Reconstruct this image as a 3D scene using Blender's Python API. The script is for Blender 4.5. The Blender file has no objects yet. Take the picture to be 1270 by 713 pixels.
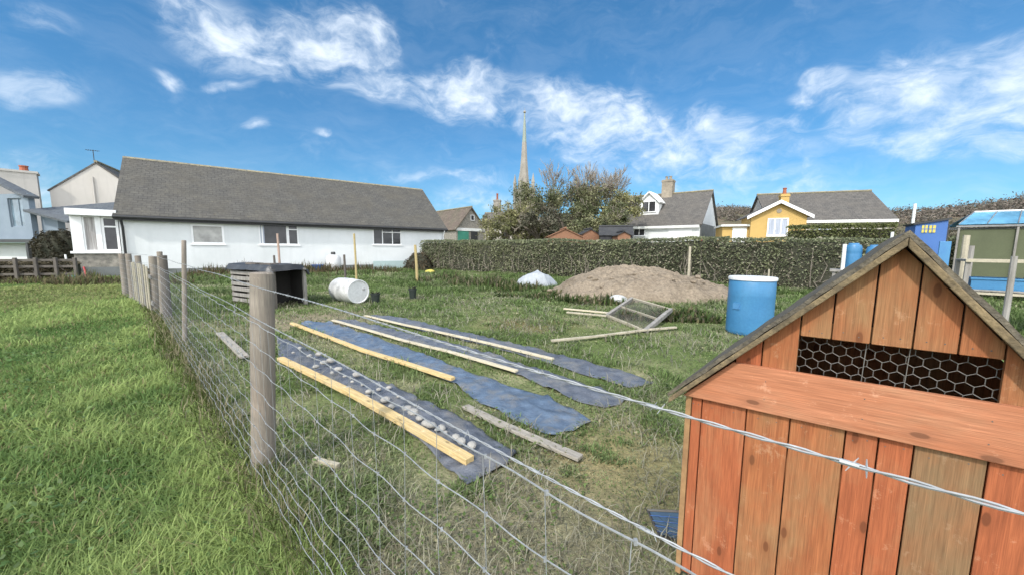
import bpy, math, random
import numpy as np
from mathutils import Vector, Matrix
R = math.radians
rng = np.random.default_rng(7)
random.seed(7)
C = bpy.data.collections.new("garden"); bpy.context.scene.collection.children.link(C)
sc = bpy.context.scene

# ------------------------------------------------------------------ camera
F_, PITCH, ROLL, CX, CY, EYE = 461.36, .1159, .0076, 637.0, 362.0, 1.45
cam = bpy.data.objects.new("camera", bpy.data.cameras.new("camera")); C.objects.link(cam)
cam.data.sensor_fit = 'HORIZONTAL'; cam.data.sensor_width = 36
cam.data.lens = F_ / 1270 * 36
cam.data.shift_x = -2 / 1270; cam.data.shift_y = 5.5 / 1270
cam.data.clip_start = .02; cam.data.clip_end = 9000
cam.matrix_world = Matrix.Translation((0, 0, EYE)) @ Matrix.Rotation(math.pi / 2 - PITCH, 4, 'X') @ Matrix.Rotation(ROLL, 4, 'Z')
sc.camera = cam

def ray(px, py):
    x, y = px - CX, py - CY
    c, s = math.cos(-ROLL), math.sin(-ROLL)
    x, y = (c * x - s * y) / F_, (s * x + c * y) / F_
    cp, sp = math.cos(PITCH), math.sin(PITCH)
    return Vector((x, cp - y * sp, -sp - y * cp))
def at(px, py, Y):
    r = ray(px, py); return Vector((0, 0, EYE)) + r * (Y / r.y)
def gnd(px, py, z=0.):
    r = ray(px, py); return Vector((0, 0, EYE)) + r * ((z - EYE) / r.z)

# ------------------------------------------------------------------ helpers
def tag(o, label=None, cat=None, group=None, kind=None):
    if label: o['label'] = label
    if cat: o['category'] = cat
    if group: o['group'] = group
    if kind: o['kind'] = kind
    return o
def thing(name, label, cat, loc=(0, 0, 0), rz=0., group=None):
    o = bpy.data.objects.new(name, None); C.objects.link(o)
    o.empty_display_size = .1
    o.location = loc; o.rotation_euler = (0, 0, rz)
    return tag(o, label, cat, group)
def copy_tree(o, parent=None):
    c = o.copy(); C.objects.link(c)
    if parent: c.parent = parent
    for ch in list(o.children): copy_tree(ch, c)
    return c

class MB:
    def __init__(s): s.v = []; s.f = []
    def add(s, vs, fs):
        o = len(s.v); s.v += [tuple(p) for p in vs]; s.f += [tuple(i + o for i in f) for f in fs]; return s
    def box(s, x0, x1, y0, y1, z0, z1, m=None):
        vs = [Vector(p) for p in ((x0,y0,z0),(x1,y0,z0),(x1,y1,z0),(x0,y1,z0),(x0,y0,z1),(x1,y0,z1),(x1,y1,z1),(x0,y1,z1))]
        if m is not None: vs = [m @ p for p in vs]
        return s.add(vs, [(0,3,2,1),(4,5,6,7),(0,1,5,4),(1,2,6,5),(2,3,7,6),(3,0,4,7)])
    def prism(s, pts, y0, y1):          # pts: (x,z) polygon, extruded along y
        n = len(pts)
        vs = [(x, y0, z) for x, z in pts] + [(x, y1, z) for x, z in pts]
        fs = [tuple(range(n)), tuple(range(2*n-1, n-1, -1))] + [(i, i+n, (i+1) % n + n, (i+1) % n) for i in range(n)]
        return s.add(vs, fs)
    def slab(s, pts, t):                 # 3-D polygon given a thickness downwards along its normal
        pts = [Vector(p) for p in pts]; n = len(pts)
        nr = (pts[1]-pts[0]).cross(pts[-1]-pts[0]).normalized()
        vs = pts + [p - nr * t for p in pts]
        fs = [tuple(range(n)), tuple(range(2*n-1, n-1, -1))] + [(i, i+n, (i+1) % n + n, (i+1) % n) for i in range(n)]
        return s.add(vs, fs)
    def tube(s, pts, r, n=6, cap=True):
        pts = [Vector(p) for p in pts]; k = len(pts)
        rs = list(r) if hasattr(r, '__len__') else [r] * k
        vs = []; up = None
        for i, p in enumerate(pts):
            d = (pts[min(i+1, k-1)] - pts[max(i-1, 0)]).normalized()
            if up is None:
                up = Vector((0, 0, 1)) if abs(d.z) < .9 else Vector((1, 0, 0))
            a = d.cross(up).normalized(); b = a.cross(d); up = b
            for j in range(n):
                t = 2 * math.pi * j / n
                vs.append(p + (a * math.cos(t) + b * math.sin(t)) * rs[i])
        fs = [(i*n+j, i*n+(j+1) % n, (i+1)*n+(j+1) % n, (i+1)*n+j) for i in range(k-1) for j in range(n)]
        if cap: fs += [tuple(range(n-1, -1, -1)), tuple(range((k-1)*n, k*n))]
        return s.add(vs, fs)
    def lathe(s, prof, n=24, m=None):    # prof: (r,z) from bottom to top
        vs = []; k = len(prof)
        for r, z in prof:
            for j in range(n):
                t = 2 * math.pi * j / n
                p = Vector((r * math.cos(t), r * math.sin(t), z)); vs.append(m @ p if m is not None else p)
        fs = [(i*n+j, i*n+(j+1) % n, (i+1)*n+(j+1) % n, (i+1)*n+j) for i in range(k-1) for j in range(n)]
        fs += [tuple(range(n-1, -1, -1)), tuple(range((k-1)*n, k*n))]
        return s.add(vs, fs)
    def build(s, name, m, parent=None, bevel=0, smooth=False, loc=None, rz=None, grain=None):
        me = bpy.data.meshes.new(name); me.from_pydata(s.v, [], s.f); me.update()
        o = bpy.data.objects.new(name, me); C.objects.link(o)
        me.materials.append(m)
        if len(s.v) < 60000:
            uv = me.uv_layers.new(name="UVMap"); co = np.array(s.v)
            for p in me.polygons:
                n = p.normal
                u = Vector((0, 0, 1)).cross(n)
                u = u.normalized() if u.length > .08 else Vector((1, 0, 0))
                w = n.cross(u)
                if grain is not None:
                    g_ = grain - n * grain.dot(n)
                    if g_.length > .3: w = g_.normalized(); u = w.cross(n)
                for li in p.loop_indices:
                    q = Vector(s.v[me.loops[li].vertex_index]); uv.data[li].uv = (q.dot(u), q.dot(w))
        if smooth:
            me.polygons.foreach_set("use_smooth", [True] * len(me.polygons)); o.modifiers.new('edges', 'EDGE_SPLIT').split_angle = R(42)
        if parent: o.parent = parent
        if loc is not None: o.location = loc
        if rz is not None: o.rotation_euler = (0, 0, rz)
        if bevel:
            b = o.modifiers.new("bevel", 'BEVEL'); b.width = bevel; b.segments = 2; b.limit_method = 'ANGLE'; b.angle_limit = R(35)
        return o

def np_mesh(name, V, faces_list, m, col=None, parent=None, smooth=False):
    """V (N,3); faces_list: arrays (M,k) of vertex ids."""
    me = bpy.data.meshes.new(name)
    me.vertices.add(len(V)); me.vertices.foreach_set("co", V.astype(np.float32).ravel())
    tot = np.concatenate([np.full(len(f), f.shape[1], np.int32) for f in faces_list])
    idx = np.concatenate([f.ravel() for f in faces_list]).astype(np.int32)
    me.loops.add(len(idx)); me.polygons.add(len(tot))
    st = np.concatenate([[0], np.cumsum(tot)[:-1]]).astype(np.int32)
    me.polygons.foreach_set("loop_start", st); me.polygons.foreach_set("loop_total", tot)
    me.loops.foreach_set("vertex_index", idx)
    if smooth: me.polygons.foreach_set("use_smooth", np.ones(len(tot), bool))
    me.update(calc_edges=True); me.validate()
    if col is not None:
        a = me.color_attributes.new("Col", 'FLOAT_COLOR', 'POINT')
        c4 = np.ones((len(V), 4), np.float32); c4[:, :3] = col; a.data.foreach_set("color", c4.ravel())
    me.materials.append(m)
    o = bpy.data.objects.new(name, me); C.objects.link(o)
    if parent: o.parent = parent
    return o

def hsh(ix, iy, seed):
    n = (ix.astype(np.int64) * 374761393 + iy.astype(np.int64) * 668265263 + seed * 974634777) & 0x7fffffff
    n = ((n ^ (n >> 13)) * 1274126177) & 0x7fffffff
    return ((n ^ (n >> 16)) & 0xffff) / 65535.
def vn(x, y, scale, seed=0):
    x = np.asarray(x, float) * scale; y = np.asarray(y, float) * scale
    ix, iy = np.floor(x), np.floor(y); fx, fy = x - ix, y - iy
    fx = fx*fx*(3-2*fx); fy = fy*fy*(3-2*fy)
    a, b = hsh(ix, iy, seed), hsh(ix+1, iy, seed); c, d = hsh(ix, iy+1, seed), hsh(ix+1, iy+1, seed)
    return (a*(1-fx)+b*fx)*(1-fy) + (c*(1-fx)+d*fx)*fy
def fbm(x, y, scale, seed=0, o=3):
    t = 0; a = .5; tot = 0
    for i in range(o): t = t + a * vn(x, y, scale * 2**i, seed + i); tot += a; a *= .5
    return t / tot

# ------------------------------------------------------------------ materials
def lin(r, g, b):
    f = lambda c: (c/255/12.92 if c/255 < .04045 else ((c/255+.055)/1.055)**2.4)
    return (f(r), f(g), f(b), 1)
class NT:
    def __init__(s, name):
        s.m = bpy.data.materials.new(name); s.m.use_nodes = True; s.t = s.m.node_tree
        s.t.nodes.clear()
        s.out = s.n('ShaderNodeOutputMaterial'); s.b = s.n('ShaderNodeBsdfPrincipled')
        s.l(s.b.outputs[0], s.out.inputs[0])
    def n(s, ty, **kw):
        x = s.t.nodes.new(ty)
        for k, v in kw.items(): setattr(x, k, v)
        return x
    def l(s, a, b): s.t.links.new(a, b)
    def coords(s, kind='Object', scale=(1, 1, 1)):
        t = s.n('ShaderNodeTexCoord'); mp = s.n('ShaderNodeMapping'); mp.inputs['Scale'].default_value = scale
        s.l(t.outputs[kind], mp.inputs[0]); return mp.outputs[0]
    def noise(s, vec, scale, detail=4, rough=.55):
        x = s.n('ShaderNodeTexNoise'); x.inputs['Scale'].default_value = scale
        x.inputs['Detail'].default_value = detail; x.inputs['Roughness'].default_value = rough
        if vec is not None: s.l(vec, x.inputs['Vector'])
        return x.outputs['Fac']
    def ramp(s, fac, stops):
        x = s.n('ShaderNodeValToRGB'); cr = x.color_ramp
        while len(cr.elements) < len(stops): cr.elements.new(.5)
        for e, (p, c) in zip(cr.elements, stops): e.position = p; e.color = c if len(c) == 4 else (*c, 1)
        s.l(fac, x.inputs[0]); return x.outputs[0]
    def mix(s, fac, a, b, mode='MIX'):
        x = s.n('ShaderNodeMix', data_type='RGBA', blend_type=mode)
        for sock, v in ((x.inputs[0], fac), (x.inputs[6], a), (x.inputs[7], b)):
            if isinstance(v, (int, float)): sock.default_value = v
            elif isinstance(v, tuple): sock.default_value = v
            else: s.l(v, sock)
        return x.outputs[2]
    def math(s, op, a, b=None, c=None, clamp=False):
        x = s.n('ShaderNodeMath', operation=op, use_clamp=clamp)
        for i, v in enumerate((a, b, c)):
            if v is None: continue
            if isinstance(v, (int, float)): x.inputs[i].default_value = v
            else: s.l(v, x.inputs[i])
        return x.outputs[0]
    def bump(s, h, strength=.3, dist=.01):
        x = s.n('ShaderNodeBump'); x.inputs['Strength'].default_value = strength; x.inputs['Distance'].default_value = dist
        s.l(h, x.inputs['Height']); s.l(x.outputs[0], s.b.inputs['Normal'])
    def fin(s, col, rough=.8, metal=0, spec=.4):
        if isinstance(col, tuple): s.b.inputs['Base Color'].default_value = col
        else: s.l(col, s.b.inputs['Base Color'])
        s.b.inputs['Roughness'].default_value = rough; s.b.inputs['Metallic'].default_value = metal
        s.b.inputs['Specular IOR Level'].default_value = spec
        return s.m

def plain(name, c1, c2=None, scale=4., rough=.8, bump=.2, bdist=.004, bscale=60., stretch=(1,1,1), coord='Object', metal=0, spec=.4, fine=.25):
    t = NT(name); v = t.coords(coord, stretch)
    c2 = c2 or tuple(x * .75 for x in c1[:3]) + (1,)
    k = t.noise(v, scale, 5, .6)
    col = t.ramp(k, [(.32, c1), (.68, c2)])
    g = t.noise(v, bscale, 3)
    if fine: col = t.mix(fine, col, t.ramp(g, [(.25, (.45, .45, .45)), (.75, (1.3, 1.3, 1.3))]), 'MULTIPLY')
    if bump: t.bump(g, bump, bdist)
    return t.fin(col, rough, metal, spec)

def slate(name, c1, c2, c3, bw=.3, bh=.18, lichen=None):
    t = NT(name); v = t.coords('UV')
    b = t.n('ShaderNodeTexBrick'); t.l(v, b.inputs[0])
    b.inputs['Color1'].default_value = c1; b.inputs['Color2'].default_value = c2; b.inputs['Mortar'].default_value = tuple(x*.55 for x in c1[:3]) + (1,)
    b.inputs['Scale'].default_value = 1; b.inputs['Mortar Size'].default_value = .012; b.inputs['Mortar Smooth'].default_value = .3
    b.inputs['Brick Width'].default_value = bw; b.inputs['Row Height'].default_value = bh; b.inputs['Bias'].default_value = -.1
    k = t.noise(v, .6, 5, .65)
    col = t.mix(t.ramp(k, [(.4, (0, 0, 0)), (.7, (1, 1, 1))]), b.outputs[0], c3); col = t.mix(.6, col, t.ramp(t.noise(v, 1.6, 6, .7), [(.3, (.68, .68, .70)), (.7, (1.3, 1.28, 1.2))]), 'MULTIPLY')
    k2 = t.noise(v, 7, 4, .7)
    col = t.mix(.55, col, t.ramp(k2, [(.3, (.6, .6, .6)), (.7, (1.35, 1.33, 1.28))]), 'MULTIPLY')
    if lichen: col = t.mix(t.ramp(t.noise(v, 3.3, 6, .75), [(.6, (0, 0, 0)), (.72, (.7, .7, .7))]), col, lichen)
    # each course overlaps the one below: a saw-tooth height
    sx = t.n('ShaderNodeSeparateXYZ'); t.l(v, sx.inputs[0])
    saw = t.math('FRACT', t.math('DIVIDE', sx.outputs[1], bh))
    h = t.math('ADD', t.math('MULTIPLY', saw, -.7), t.math('MULTIPLY', b.outputs['Fac'], -.6))
    t.bump(t.math('ADD', h, t.math('MULTIPLY', k2, .4)), .6, .02)
    return t.fin(col, .85, 0, .25)

def board(name, c1, c2, c3, knots=True, weather=0.):
    """stained vertical boards: grain along v, knots, pale and grey-green worn areas"""
    t = NT(name); oi = t.n('ShaderNodeObjectInfo')
    v = t.coords('UV'); ad = t.n('ShaderNodeVectorMath', operation='ADD'); t.l(v, ad.inputs[0])
    cx = t.n('ShaderNodeCombineXYZ'); t.l(t.math('MULTIPLY', oi.outputs['Random'], 37.), cx.inputs[0]); t.l(t.math('MULTIPLY', oi.outputs['Random'], 91.), cx.inputs[1]); t.l(cx.outputs[0], ad.inputs[1])
    def st(sx, sy):
        mp = t.n('ShaderNodeMapping'); mp.inputs['Scale'].default_value = (sx, sy, 1); t.l(ad.outputs[0], mp.inputs[0]); return mp.outputs[0]
    g1 = t.noise(st(38, 2.2), 1, 5, .6); g2 = t.noise(st(130, 5), 1, 3, .6); blot = t.noise(st(6, 2.6), 1, 5, .62)
    col = t.ramp(g1, [(.3, c1), (.7, c2)])
    col = t.mix(t.ramp(blot, [(.5 - weather*.25, (0, 0, 0)), (.72 - weather*.2, (1, 1, 1))]), col, c3)
    col = t.mix(.5, col, t.ramp(g2, [(.3, (.62, .62, .62)), (.7, (1.25, 1.25, 1.25))]), 'MULTIPLY')
    col = t.mix(t.ramp(t.noise(st(17, 1.4), 1, 4, .7), [(.6, (0, 0, 0)), (.75, (.55, .55, .55))]), col, tuple(x*.45 for x in c1[:3]) + (1,))
    scuff = t.noise(st(9, 7), 1, 9, .8)
    col = t.mix(t.ramp(scuff, [(.57, (0, 0, 0)), (.63, (.5, .5, .5))]), col, tuple(min(1, x*1.35 + .05) for x in c3[:3]) + (1,))
    fine = t.noise(st(420, 9), 1, 2, .6)
    col = t.mix(.55, col, t.ramp(fine, [(.3, (.6, .6, .6)), (.7, (1.3, 1.3, 1.3))]), 'MULTIPLY')
    h = t.math('ADD', t.math('MULTIPLY', g2, .6), t.math('ADD', t.math('MULTIPLY', g1, .5), t.math('MULTIPLY', fine, .3)))
    if knots:
        vo = t.n('ShaderNodeTexVoronoi', voronoi_dimensions='2D'); t.l(st(6.5, 2.6), vo.inputs['Vector']); vo.inputs['Scale'].default_value = 1; vo.inputs['Randomness'].default_value = 1
        kf = t.ramp(vo.outputs['Distance'], [(.045, (.9, .9, .9)), (.06, (.0, .0, .0))])
        col = t.mix(kf, col, (.05, .018, .008, 1))
        ring = t.ramp(vo.outputs['Distance'], [(.055, (.55, .55, .55)), (.15, (0, 0, 0))])
        col = t.mix(ring, col, tuple(x*.6 for x in c1[:3]) + (1,))
    t.bump(h, .35, .004)
    return t.fin(col, .78, 0, .3)

def attr_leaf(name, trans=.35, rough=.65):
    m = bpy.data.materials.new(name); m.use_nodes = True; t = m.node_tree; t.nodes.clear()
    o = t.nodes.new('ShaderNodeOutputMaterial'); a = t.nodes.new('ShaderNodeAttribute'); a.attribute_name = 'Col'
    p = t.nodes.new('ShaderNodeBsdfPrincipled'); p.inputs['Roughness'].default_value = rough; p.inputs['Specular IOR Level'].default_value = .25
    tr = t.nodes.new('ShaderNodeBsdfTranslucent'); mx = t.nodes.new('ShaderNodeMixShader'); mx.inputs[0].default_value = trans
    t.links.new(a.outputs['Color'], p.inputs['Base Color']); t.links.new(a.outputs['Color'], tr.inputs[0])
    t.links.new(p.outputs[0], mx.inputs[1]); t.links.new(tr.outputs[0], mx.inputs[2]); t.links.new(mx.outputs[0], o.inputs[0])
    return m

MT = {}
MT['grass'] = attr_leaf('grass_blade', .48)
MT['leaf'] = attr_leaf('leaf', .3, .55)
def wall_mat(name, c1, c2, stain=.5):
    t = NT(name); v = t.coords('Object')
    k = t.noise(v, .55, 5, .65); streak = t.noise(t.coords('Object', (2.2, 2.2, .22)), 1.5, 4, .6); g = t.noise(v, 38, 3, .7)
    col = t.ramp(k, [(.35, c1), (.75, c2)])
    col = t.mix(t.ramp(streak, [(.5, (0, 0, 0)), (.85, (stain, stain, stain))]), col, tuple(x*.72 for x in c2[:3]) + (1,))
    t.bump(g, .5, .012)
    return t.fin(col, .9, 0, .2)
MT['white_wall'] = wall_mat('white_render', (.72, .735, .73, 1), (.60, .62, .61, 1), .22)
MT['cream_wall'] = wall_mat('cream_render', (.54, .50, .45, 1), (.47, .44, .39, 1))
MT['yellow_wall'] = wall_mat('yellow_render', (.53, .355, .125, 1), (.46, .31, .12, 1), .2)
MT['stone_wall'] = plain('rubble_stone', (.36, .33, .28, 1), (.16, .15, .13, 1), 6, .95, .8, .03, 9)
MT['plinth'] = plain('grey_plinth', (.20, .21, .21, 1), (.13, .14, .13, 1), 2, .95, .4, .01, 30)
MT['slate'] = slate('bungalow_slate', (.092, .089, .083, 1), (.112, .107, .098, 1), (.10, .093, .08, 1), .32, .2, (.16, .14, .09, 1))
MT['slate_dark'] = slate('far_slate', (.10, .095, .09, 1), (.14, .13, .12, 1), (.12, .11, .10, 1), .4, .28)
MT['slate_blue'] = slate('blue_slate', (.10, .115, .135, 1), (.13, .145, .16, 1), (.11, .12, .13, 1), .4, .28)
MT['tile_brown'] = slate('brown_tile', (.13, .10, .085, 1), (.18, .14, .115, 1), (.12, .11, .08, 1), .35, .3)
MT['ridge'] = plain('lichened_ridge', (.30, .26, .16, 1), (.17, .16, .13, 1), 5, .95, .5, .01, 25)
MT['gutter'] = plain('dark_gutter', (.035, .035, .037, 1), (.05, .05, .05, 1), 3, .5, 0)
MT['pvc'] = plain('white_pvc', (.86, .86, .85, 1), (.80, .80, .79, 1), 2, .4, 0, fine=.1)
MT['white_paint'] = plain('white_paint', (.78, .78, .76, 1), (.66, .66, .63, 1), 3, .6, .1)
def glass(name, c, rough=.06, curtain=None):
    t = NT(name); v = t.coords('Object')
    k = t.noise(v, 1.7, 3, .6)
    col = t.ramp(k, [(.35, c), (.7, tuple(x*1.9 for x in c[:3]) + (1,))])
    t.b.inputs['Coat Weight'].default_value = .12; t.b.inputs['Coat Roughness'].default_value = .03
    return t.fin(col, rough, 0, .35)
MT['glass'] = glass('dark_window_glass', (.03, .03, .032, 1))
MT['frost'] = glass('frosted_glass', (.26, .255, .24, 1), .35)
MT['curtain'] = plain('net_curtain', (.5, .48, .46, 1), (.22, .2, .19, 1), 3, .9, .3, .02, 8, (6, 6, .3))
MT['curtain_white'] = plain('white_curtain', (.46, .49, .56, 1), (.30, .33, .40, 1), 3, .9, .3, .02, 8, (6, 6, .3))
MT['red_clay'] = plain('red_clay', (.38, .12, .06, 1), (.3, .1, .06, 1), 3, .85, .2)
MT['brick_chim'] = plain('stone_chimney', (.34, .29, .22, 1), (.22, .19, .15, 1), 3, .95, .5, .02, 12)
MT['orange_shed'] = plain('orange_shed_wood', (.27, .135, .075, 1), (.22, .115, .07, 1), 2, .85, .3, .01, 14, (6, 6, .6))
MT['felt'] = plain('shed_felt', (.035, .036, .04, 1), (.06, .06, .06, 1), 2, .95, .3)
MT['green_door'] = plain('green_door', (.05, .22, .15, 1), (.06, .26, .19, 1), 2, .6, 0)
MT['green_net'] = plain('green_windbreak_net', (.12, .135, .075, 1), (.095, .105, .06, 1), 1.2, .9, .2)
MT['blue_shed'] = plain('blue_shed_paint', (.05, .125, .36, 1), (.065, .16, .40, 1), 1.5, .55, .1)
MT['yellow'] = plain('yellow_paint', (.62, .52, .10, 1), (.55, .45, .1, 1), 3, .6, 0)
MT['blue_plastic'] = plain('blue_plastic', (.045, .175, .345, 1), (.06, .21, .38, 1), 2.2, .42, .15, .002, 30, fine=.2)
MT['sky_plastic'] = plain('pale_blue_plastic', (.09, .27, .46, 1), (.07, .2, .42, 1), 3, .4, 0)
MT['white_plastic'] = plain('white_plastic', (.70, .70, .69, 1), (.58, .58, .57, 1), 3, .45, .1, .003, 20)
MT['dull_white'] = plain('dirty_white_plastic', (.62, .62, .60, 1), (.36, .36, .35, 1), 4, .6, .3, .004, 25)
MT['rim_grey'] = plain('worn_barrel_end', (.48, .47, .46, 1), (.28, .28, .27, 1), 5, .7, .4, .004, 25)
MT['tarp_grey'] = plain('grey_tarp', (.36, .385, .41, 1), (.29, .315, .34, 1), 3, .45, .3, .01, 9)
MT['tarp_black'] = plain('black_tarp', (.03, .03, .032, 1), (.065, .066, .066, 1), 5, .4, .6, .02, 8)
MT['dark'] = plain('interior_shade', (.02, .019, .018, 1), (.028, .026, .024, 1), 4, .95, .1)  # near-black that stands in for the shade inside coop and shelter
MT['pot'] = plain('dark_plant_pot', (.018, .026, .022, 1), (.028, .035, .03, 1), 6, .6, 0)
MT['grey_wood'] = plain('weathered_grey_wood', (.34, .32, .29, 1), (.20, .185, .165, 1), 3, .92, .5, .004, 40, (5, 5, .7))
MT['dark_wood'] = plain('dark_old_wood', (.09, .08, .07, 1), (.15, .13, .11, 1), 3, .92, .5, .004, 40)
MT['pale_wood'] = plain('pale_stick', (.48, .43, .32, 1), (.36, .32, .24, 1), 6, .85, .3, .003, 40)
MT['stake'] = plain('yellow_stake', (.46, .36, .16, 1), (.38, .30, .15, 1), 5, .85, .3, .003, 40)
MT['pink_stake'] = plain('pinkish_stake', (.46, .32, .25, 1), (.36, .27, .22, 1), 5, .85, .3, .003, 40)
MT['new_timber'] = board('new_timber', (.66, .50, .25, 1), (.56, .39, .17, 1), (.60, .47, .27, 1), True)
MT['pale_timber'] = board('pale_timber', (.62, .55, .40, 1), (.52, .45, .32, 1), (.5, .46, .38, 1), True)
MT['grey_timber'] = board('grey_timber', (.40, .36, .30, 1), (.30, .27, .23, 1), (.34, .32, .28, 1), True)
MT['coop_red'] = board('coop_red_board', (.40, .120, .048, 1), (.31, .088, .036, 1), (.35, .155, .072, 1))
MT['coop_brown'] = board('coop_brown_board', (.40, .145, .056, 1), (.28, .092, .036, 1), (.30, .16, .072, 1), True, .3)
MT['coop_worn'] = board('coop_worn_board', (.33, .135, .055, 1), (.24, .10, .044, 1), (.235, .145, .073, 1), True, .9)
MT['coop_plank'] = board('coop_plank', (.48, .20, .105, 1), (.40, .15, .072, 1), (.44, .225, .125, 1))
MT['end_grain'] = plain('board_edge', (.40, .24, .11, 1), (.24, .13, .06, 1), 6, .9, .3, .003, 50)
MT['post'] = board('fence_post_wood', (.31, .27, .22, 1), (.20, .17, .14, 1), (.27, .22, .175, 1), False)
MT['wire'] = plain('galvanised_wire', (.36, .37, .375, 1), (.25, .26, .265, 1), 40, .55, 0, metal=.25, spec=.4, fine=.2)
MT['hexwire'] = plain('hexagon_wire', (.22, .21, .19, 1), (.15, .135, .115, 1), 30, .6, 0, metal=.3, fine=.2)
MT['roof_felt'] = plain('mossy_roof_felt', (.16, .135, .095, 1), (.07, .062, .05, 1), 26, .95, .9, .008, 80, fine=.5)
MT['roof_edge'] = plain('lichened_roof_edge', (.25, .185, .10, 1), (.11, .085, .052, 1), 22, .95, .8, .006, 90, fine=.5)
MT['bark'] = plain('bark', (.14, .115, .09, 1), (.08, .07, .055, 1), 4, .95, .5, .02, 12)
MT['twig'] = plain('bare_twig', (.30, .26, .21, 1), (.21, .18, .145, 1), 1, .95, 0)
MT['church'] = plain('church_stone', (.33, .30, .26, 1), (.24, .22, .19, 1), .6, .95, .2)
MT['copper'] = plain('green_copper', (.27, .31, .26, 1), (.24, .27, .23, 1), .6, .8, 0)
MT['stone'] = plain('field_stone', (.40, .38, .34, 1), (.26, .25, .23, 1), 9, .95, .6, .01, 30)
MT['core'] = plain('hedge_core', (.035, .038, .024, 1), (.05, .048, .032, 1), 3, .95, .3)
MT['hay'] = plain('steel_rail', (.3, .3, .3, 1), (.2, .2, .2, 1), 5, .5, 0, metal=.4)
MT['concrete'] = plain('bare_earth_slab', (.30, .27, .22, 1), (.22, .2, .165, 1), 4, .95, .5, .01, 25)
MT['panelglass'] = glass('blue_polycarbonate', (.09, .22, .32, 1), .2); MT['house_glass'] = glass('pale_house_glass', (.10, .14, .17, 1), .1)
MT['red'] = plain('red_plastic', (.42, .05, .05, 1), (.36, .05, .05, 1), 5, .5, 0)
MT['blue_panel'] = plain('blue_panel', (.06, .11, .17, 1), (.05, .09, .15, 1), 8, .35, 0)
MT['teal'] = plain('teal_plastic', (.05, .15, .13, 1), (.06, .17, .16, 1), 5, .5, 0)
MT['cladding'] = plain('blue_grey_cladding', (.22, .27, .32, 1), (.18, .225, .27, 1), 1, .6, .1)
MT['car_blue'] = plain('car_paint', (.5, .52, .56, 1), (.42, .44, .5, 1), 1, .3, 0)
def fabric():
    t = NT('weed_fabric'); v = t.coords('Object')
    k = t.noise(v, 2.2, 6, .65); w = t.noise(v, 9, 4, .6)
    at_ = t.n('ShaderNodeObjectInfo')
    col = t.ramp(k, [(.3, (.10, .112, .140, 1)), (.7, (.155, .168, .20, 1))])
    col = t.mix(.5, col, t.ramp(w, [(.35, (.55, .55, .55)), (.65, (1.45, 1.42, 1.33))]), 'MULTIPLY')
    dirt = t.noise(v, 3.1, 8, .75)
    col = t.mix(t.ramp(dirt, [(.50, (0, 0, 0)), (.64, (.75, .75, .75))]), col, (.24, .225, .2, 1))
    wv = t.n('ShaderNodeTexWave'); wv.inputs['Scale'].default_value = 130; t.l(v, wv.inputs[0])
    t.bump(t.math('ADD', t.math('MULTIPLY', w, .8), t.math('ADD', t.math('MULTIPLY', wv.outputs['Fac'], .04), t.math('MULTIPLY', t.noise(v, 26, 5, .7), .45))), .8, .035)
    return t.fin(col, .42, 0, .6)
MT['fabric'] = fabric()
def fabric2():
    m = MT['fabric'].copy(); m.name = 'weed_fabric_blue'
    for n in m.node_tree.nodes:
        if n.type == 'VALTORGB' and n.color_ramp.elements[0].color[2] > .1 and n.color_ramp.elements[0].color[0] < .2:
            n.color_ramp.elements[0].color = (.095, .140, .21, 1); n.color_ramp.elements[1].color = (.15, .20, .28, 1)
    return m
MT['fabric_blue'] = fabric2()
def soil():
    t = NT('dug_soil'); v = t.coords('Object')
    k = t.noise(v, 1.1, 6, .7); g = t.noise(v, 14, 5, .7)
    col = t.ramp(k, [(.3, (.25, .20, .145, 1)), (.5, (.33, .27, .20, 1)), (.72, (.15, .12, .085, 1))])
    col = t.mix(.7, col, t.ramp(g, [(.3, (.45, .43, .42)), (.7, (1.25, 1.25, 1.25))]), 'MULTIPLY')
    t.bump(g, .9, .08)
    return t.fin(col, .97, 0, .15)
MT['soil'] = soil()
def ground_mat():
    t = NT('ground_turf'); a = t.n('ShaderNodeAttribute'); a.attribute_name = 'Col'
    v = t.coords('Object'); g = t.noise(v, 22, 5, .7); g2 = t.noise(v, 5, 4, .6)
    col = t.mix(.8, a.outputs['Color'], t.ramp(g, [(.25, (.4, .4, .4)), (.75, (1.5, 1.48, 1.35))]), 'MULTIPLY')
    col = t.mix(.5, col, t.ramp(g2, [(.3, (.65, .7, .6)), (.7, (1.3, 1.25, 1.15))]), 'MULTIPLY')
    t.bump(g, .8, .04)
    return t.fin(col, .97, 0, .1)
MT['ground'] = ground_mat()

# ------------------------------------------------------------------ layout numbers
FA = gnd(326, 585); FTH = .8123
FD = Vector((-math.sin(FTH), math.cos(FTH), 0)); FN = Vector((math.cos(FTH), math.sin(FTH), 0))   # along (away) and into the garden
def G(*pts): return [gnd(*p) for p in pts]
STRIPS = [  # far-left edge first, going round
  G((343,417),(422,450),(501,486),(580,524),(642,561),(628,576),(578,600),(556,580),(485,518),(440,490),(400,467),(346,443)),
  G((384,402),(410,400),(501,430),(595,466),(680,492),(733,523),(712,533),(684,541),(600,503),(562,475),(520,459),(440,429),(372,404)),
  G((436,398),(470,404),(560,426),(620,443),(686,464),(778,496),(770,504),(749,508),(718,499),(639,462),(560,438),(480,417),(414,397)),
  G((470,392),(500,394),(560,409),(686,439),(762,458),(814,476),(781,482),(699,457),(640,440),(560,419),(456,392)),
]
def inpoly(x, y, P):
    r = np.zeros(len(x), bool); n = len(P); j = n - 1
    for i in range(n):
        xi, yi, xj, yj = P[i].x, P[i].y, P[j].x, P[j].y
        c = ((yi > y) != (yj > y)) & (x < (xj - xi) * (y - yi) / (yj - yi + 1e-12) + xi); r ^= c; j = i
    return r
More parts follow.
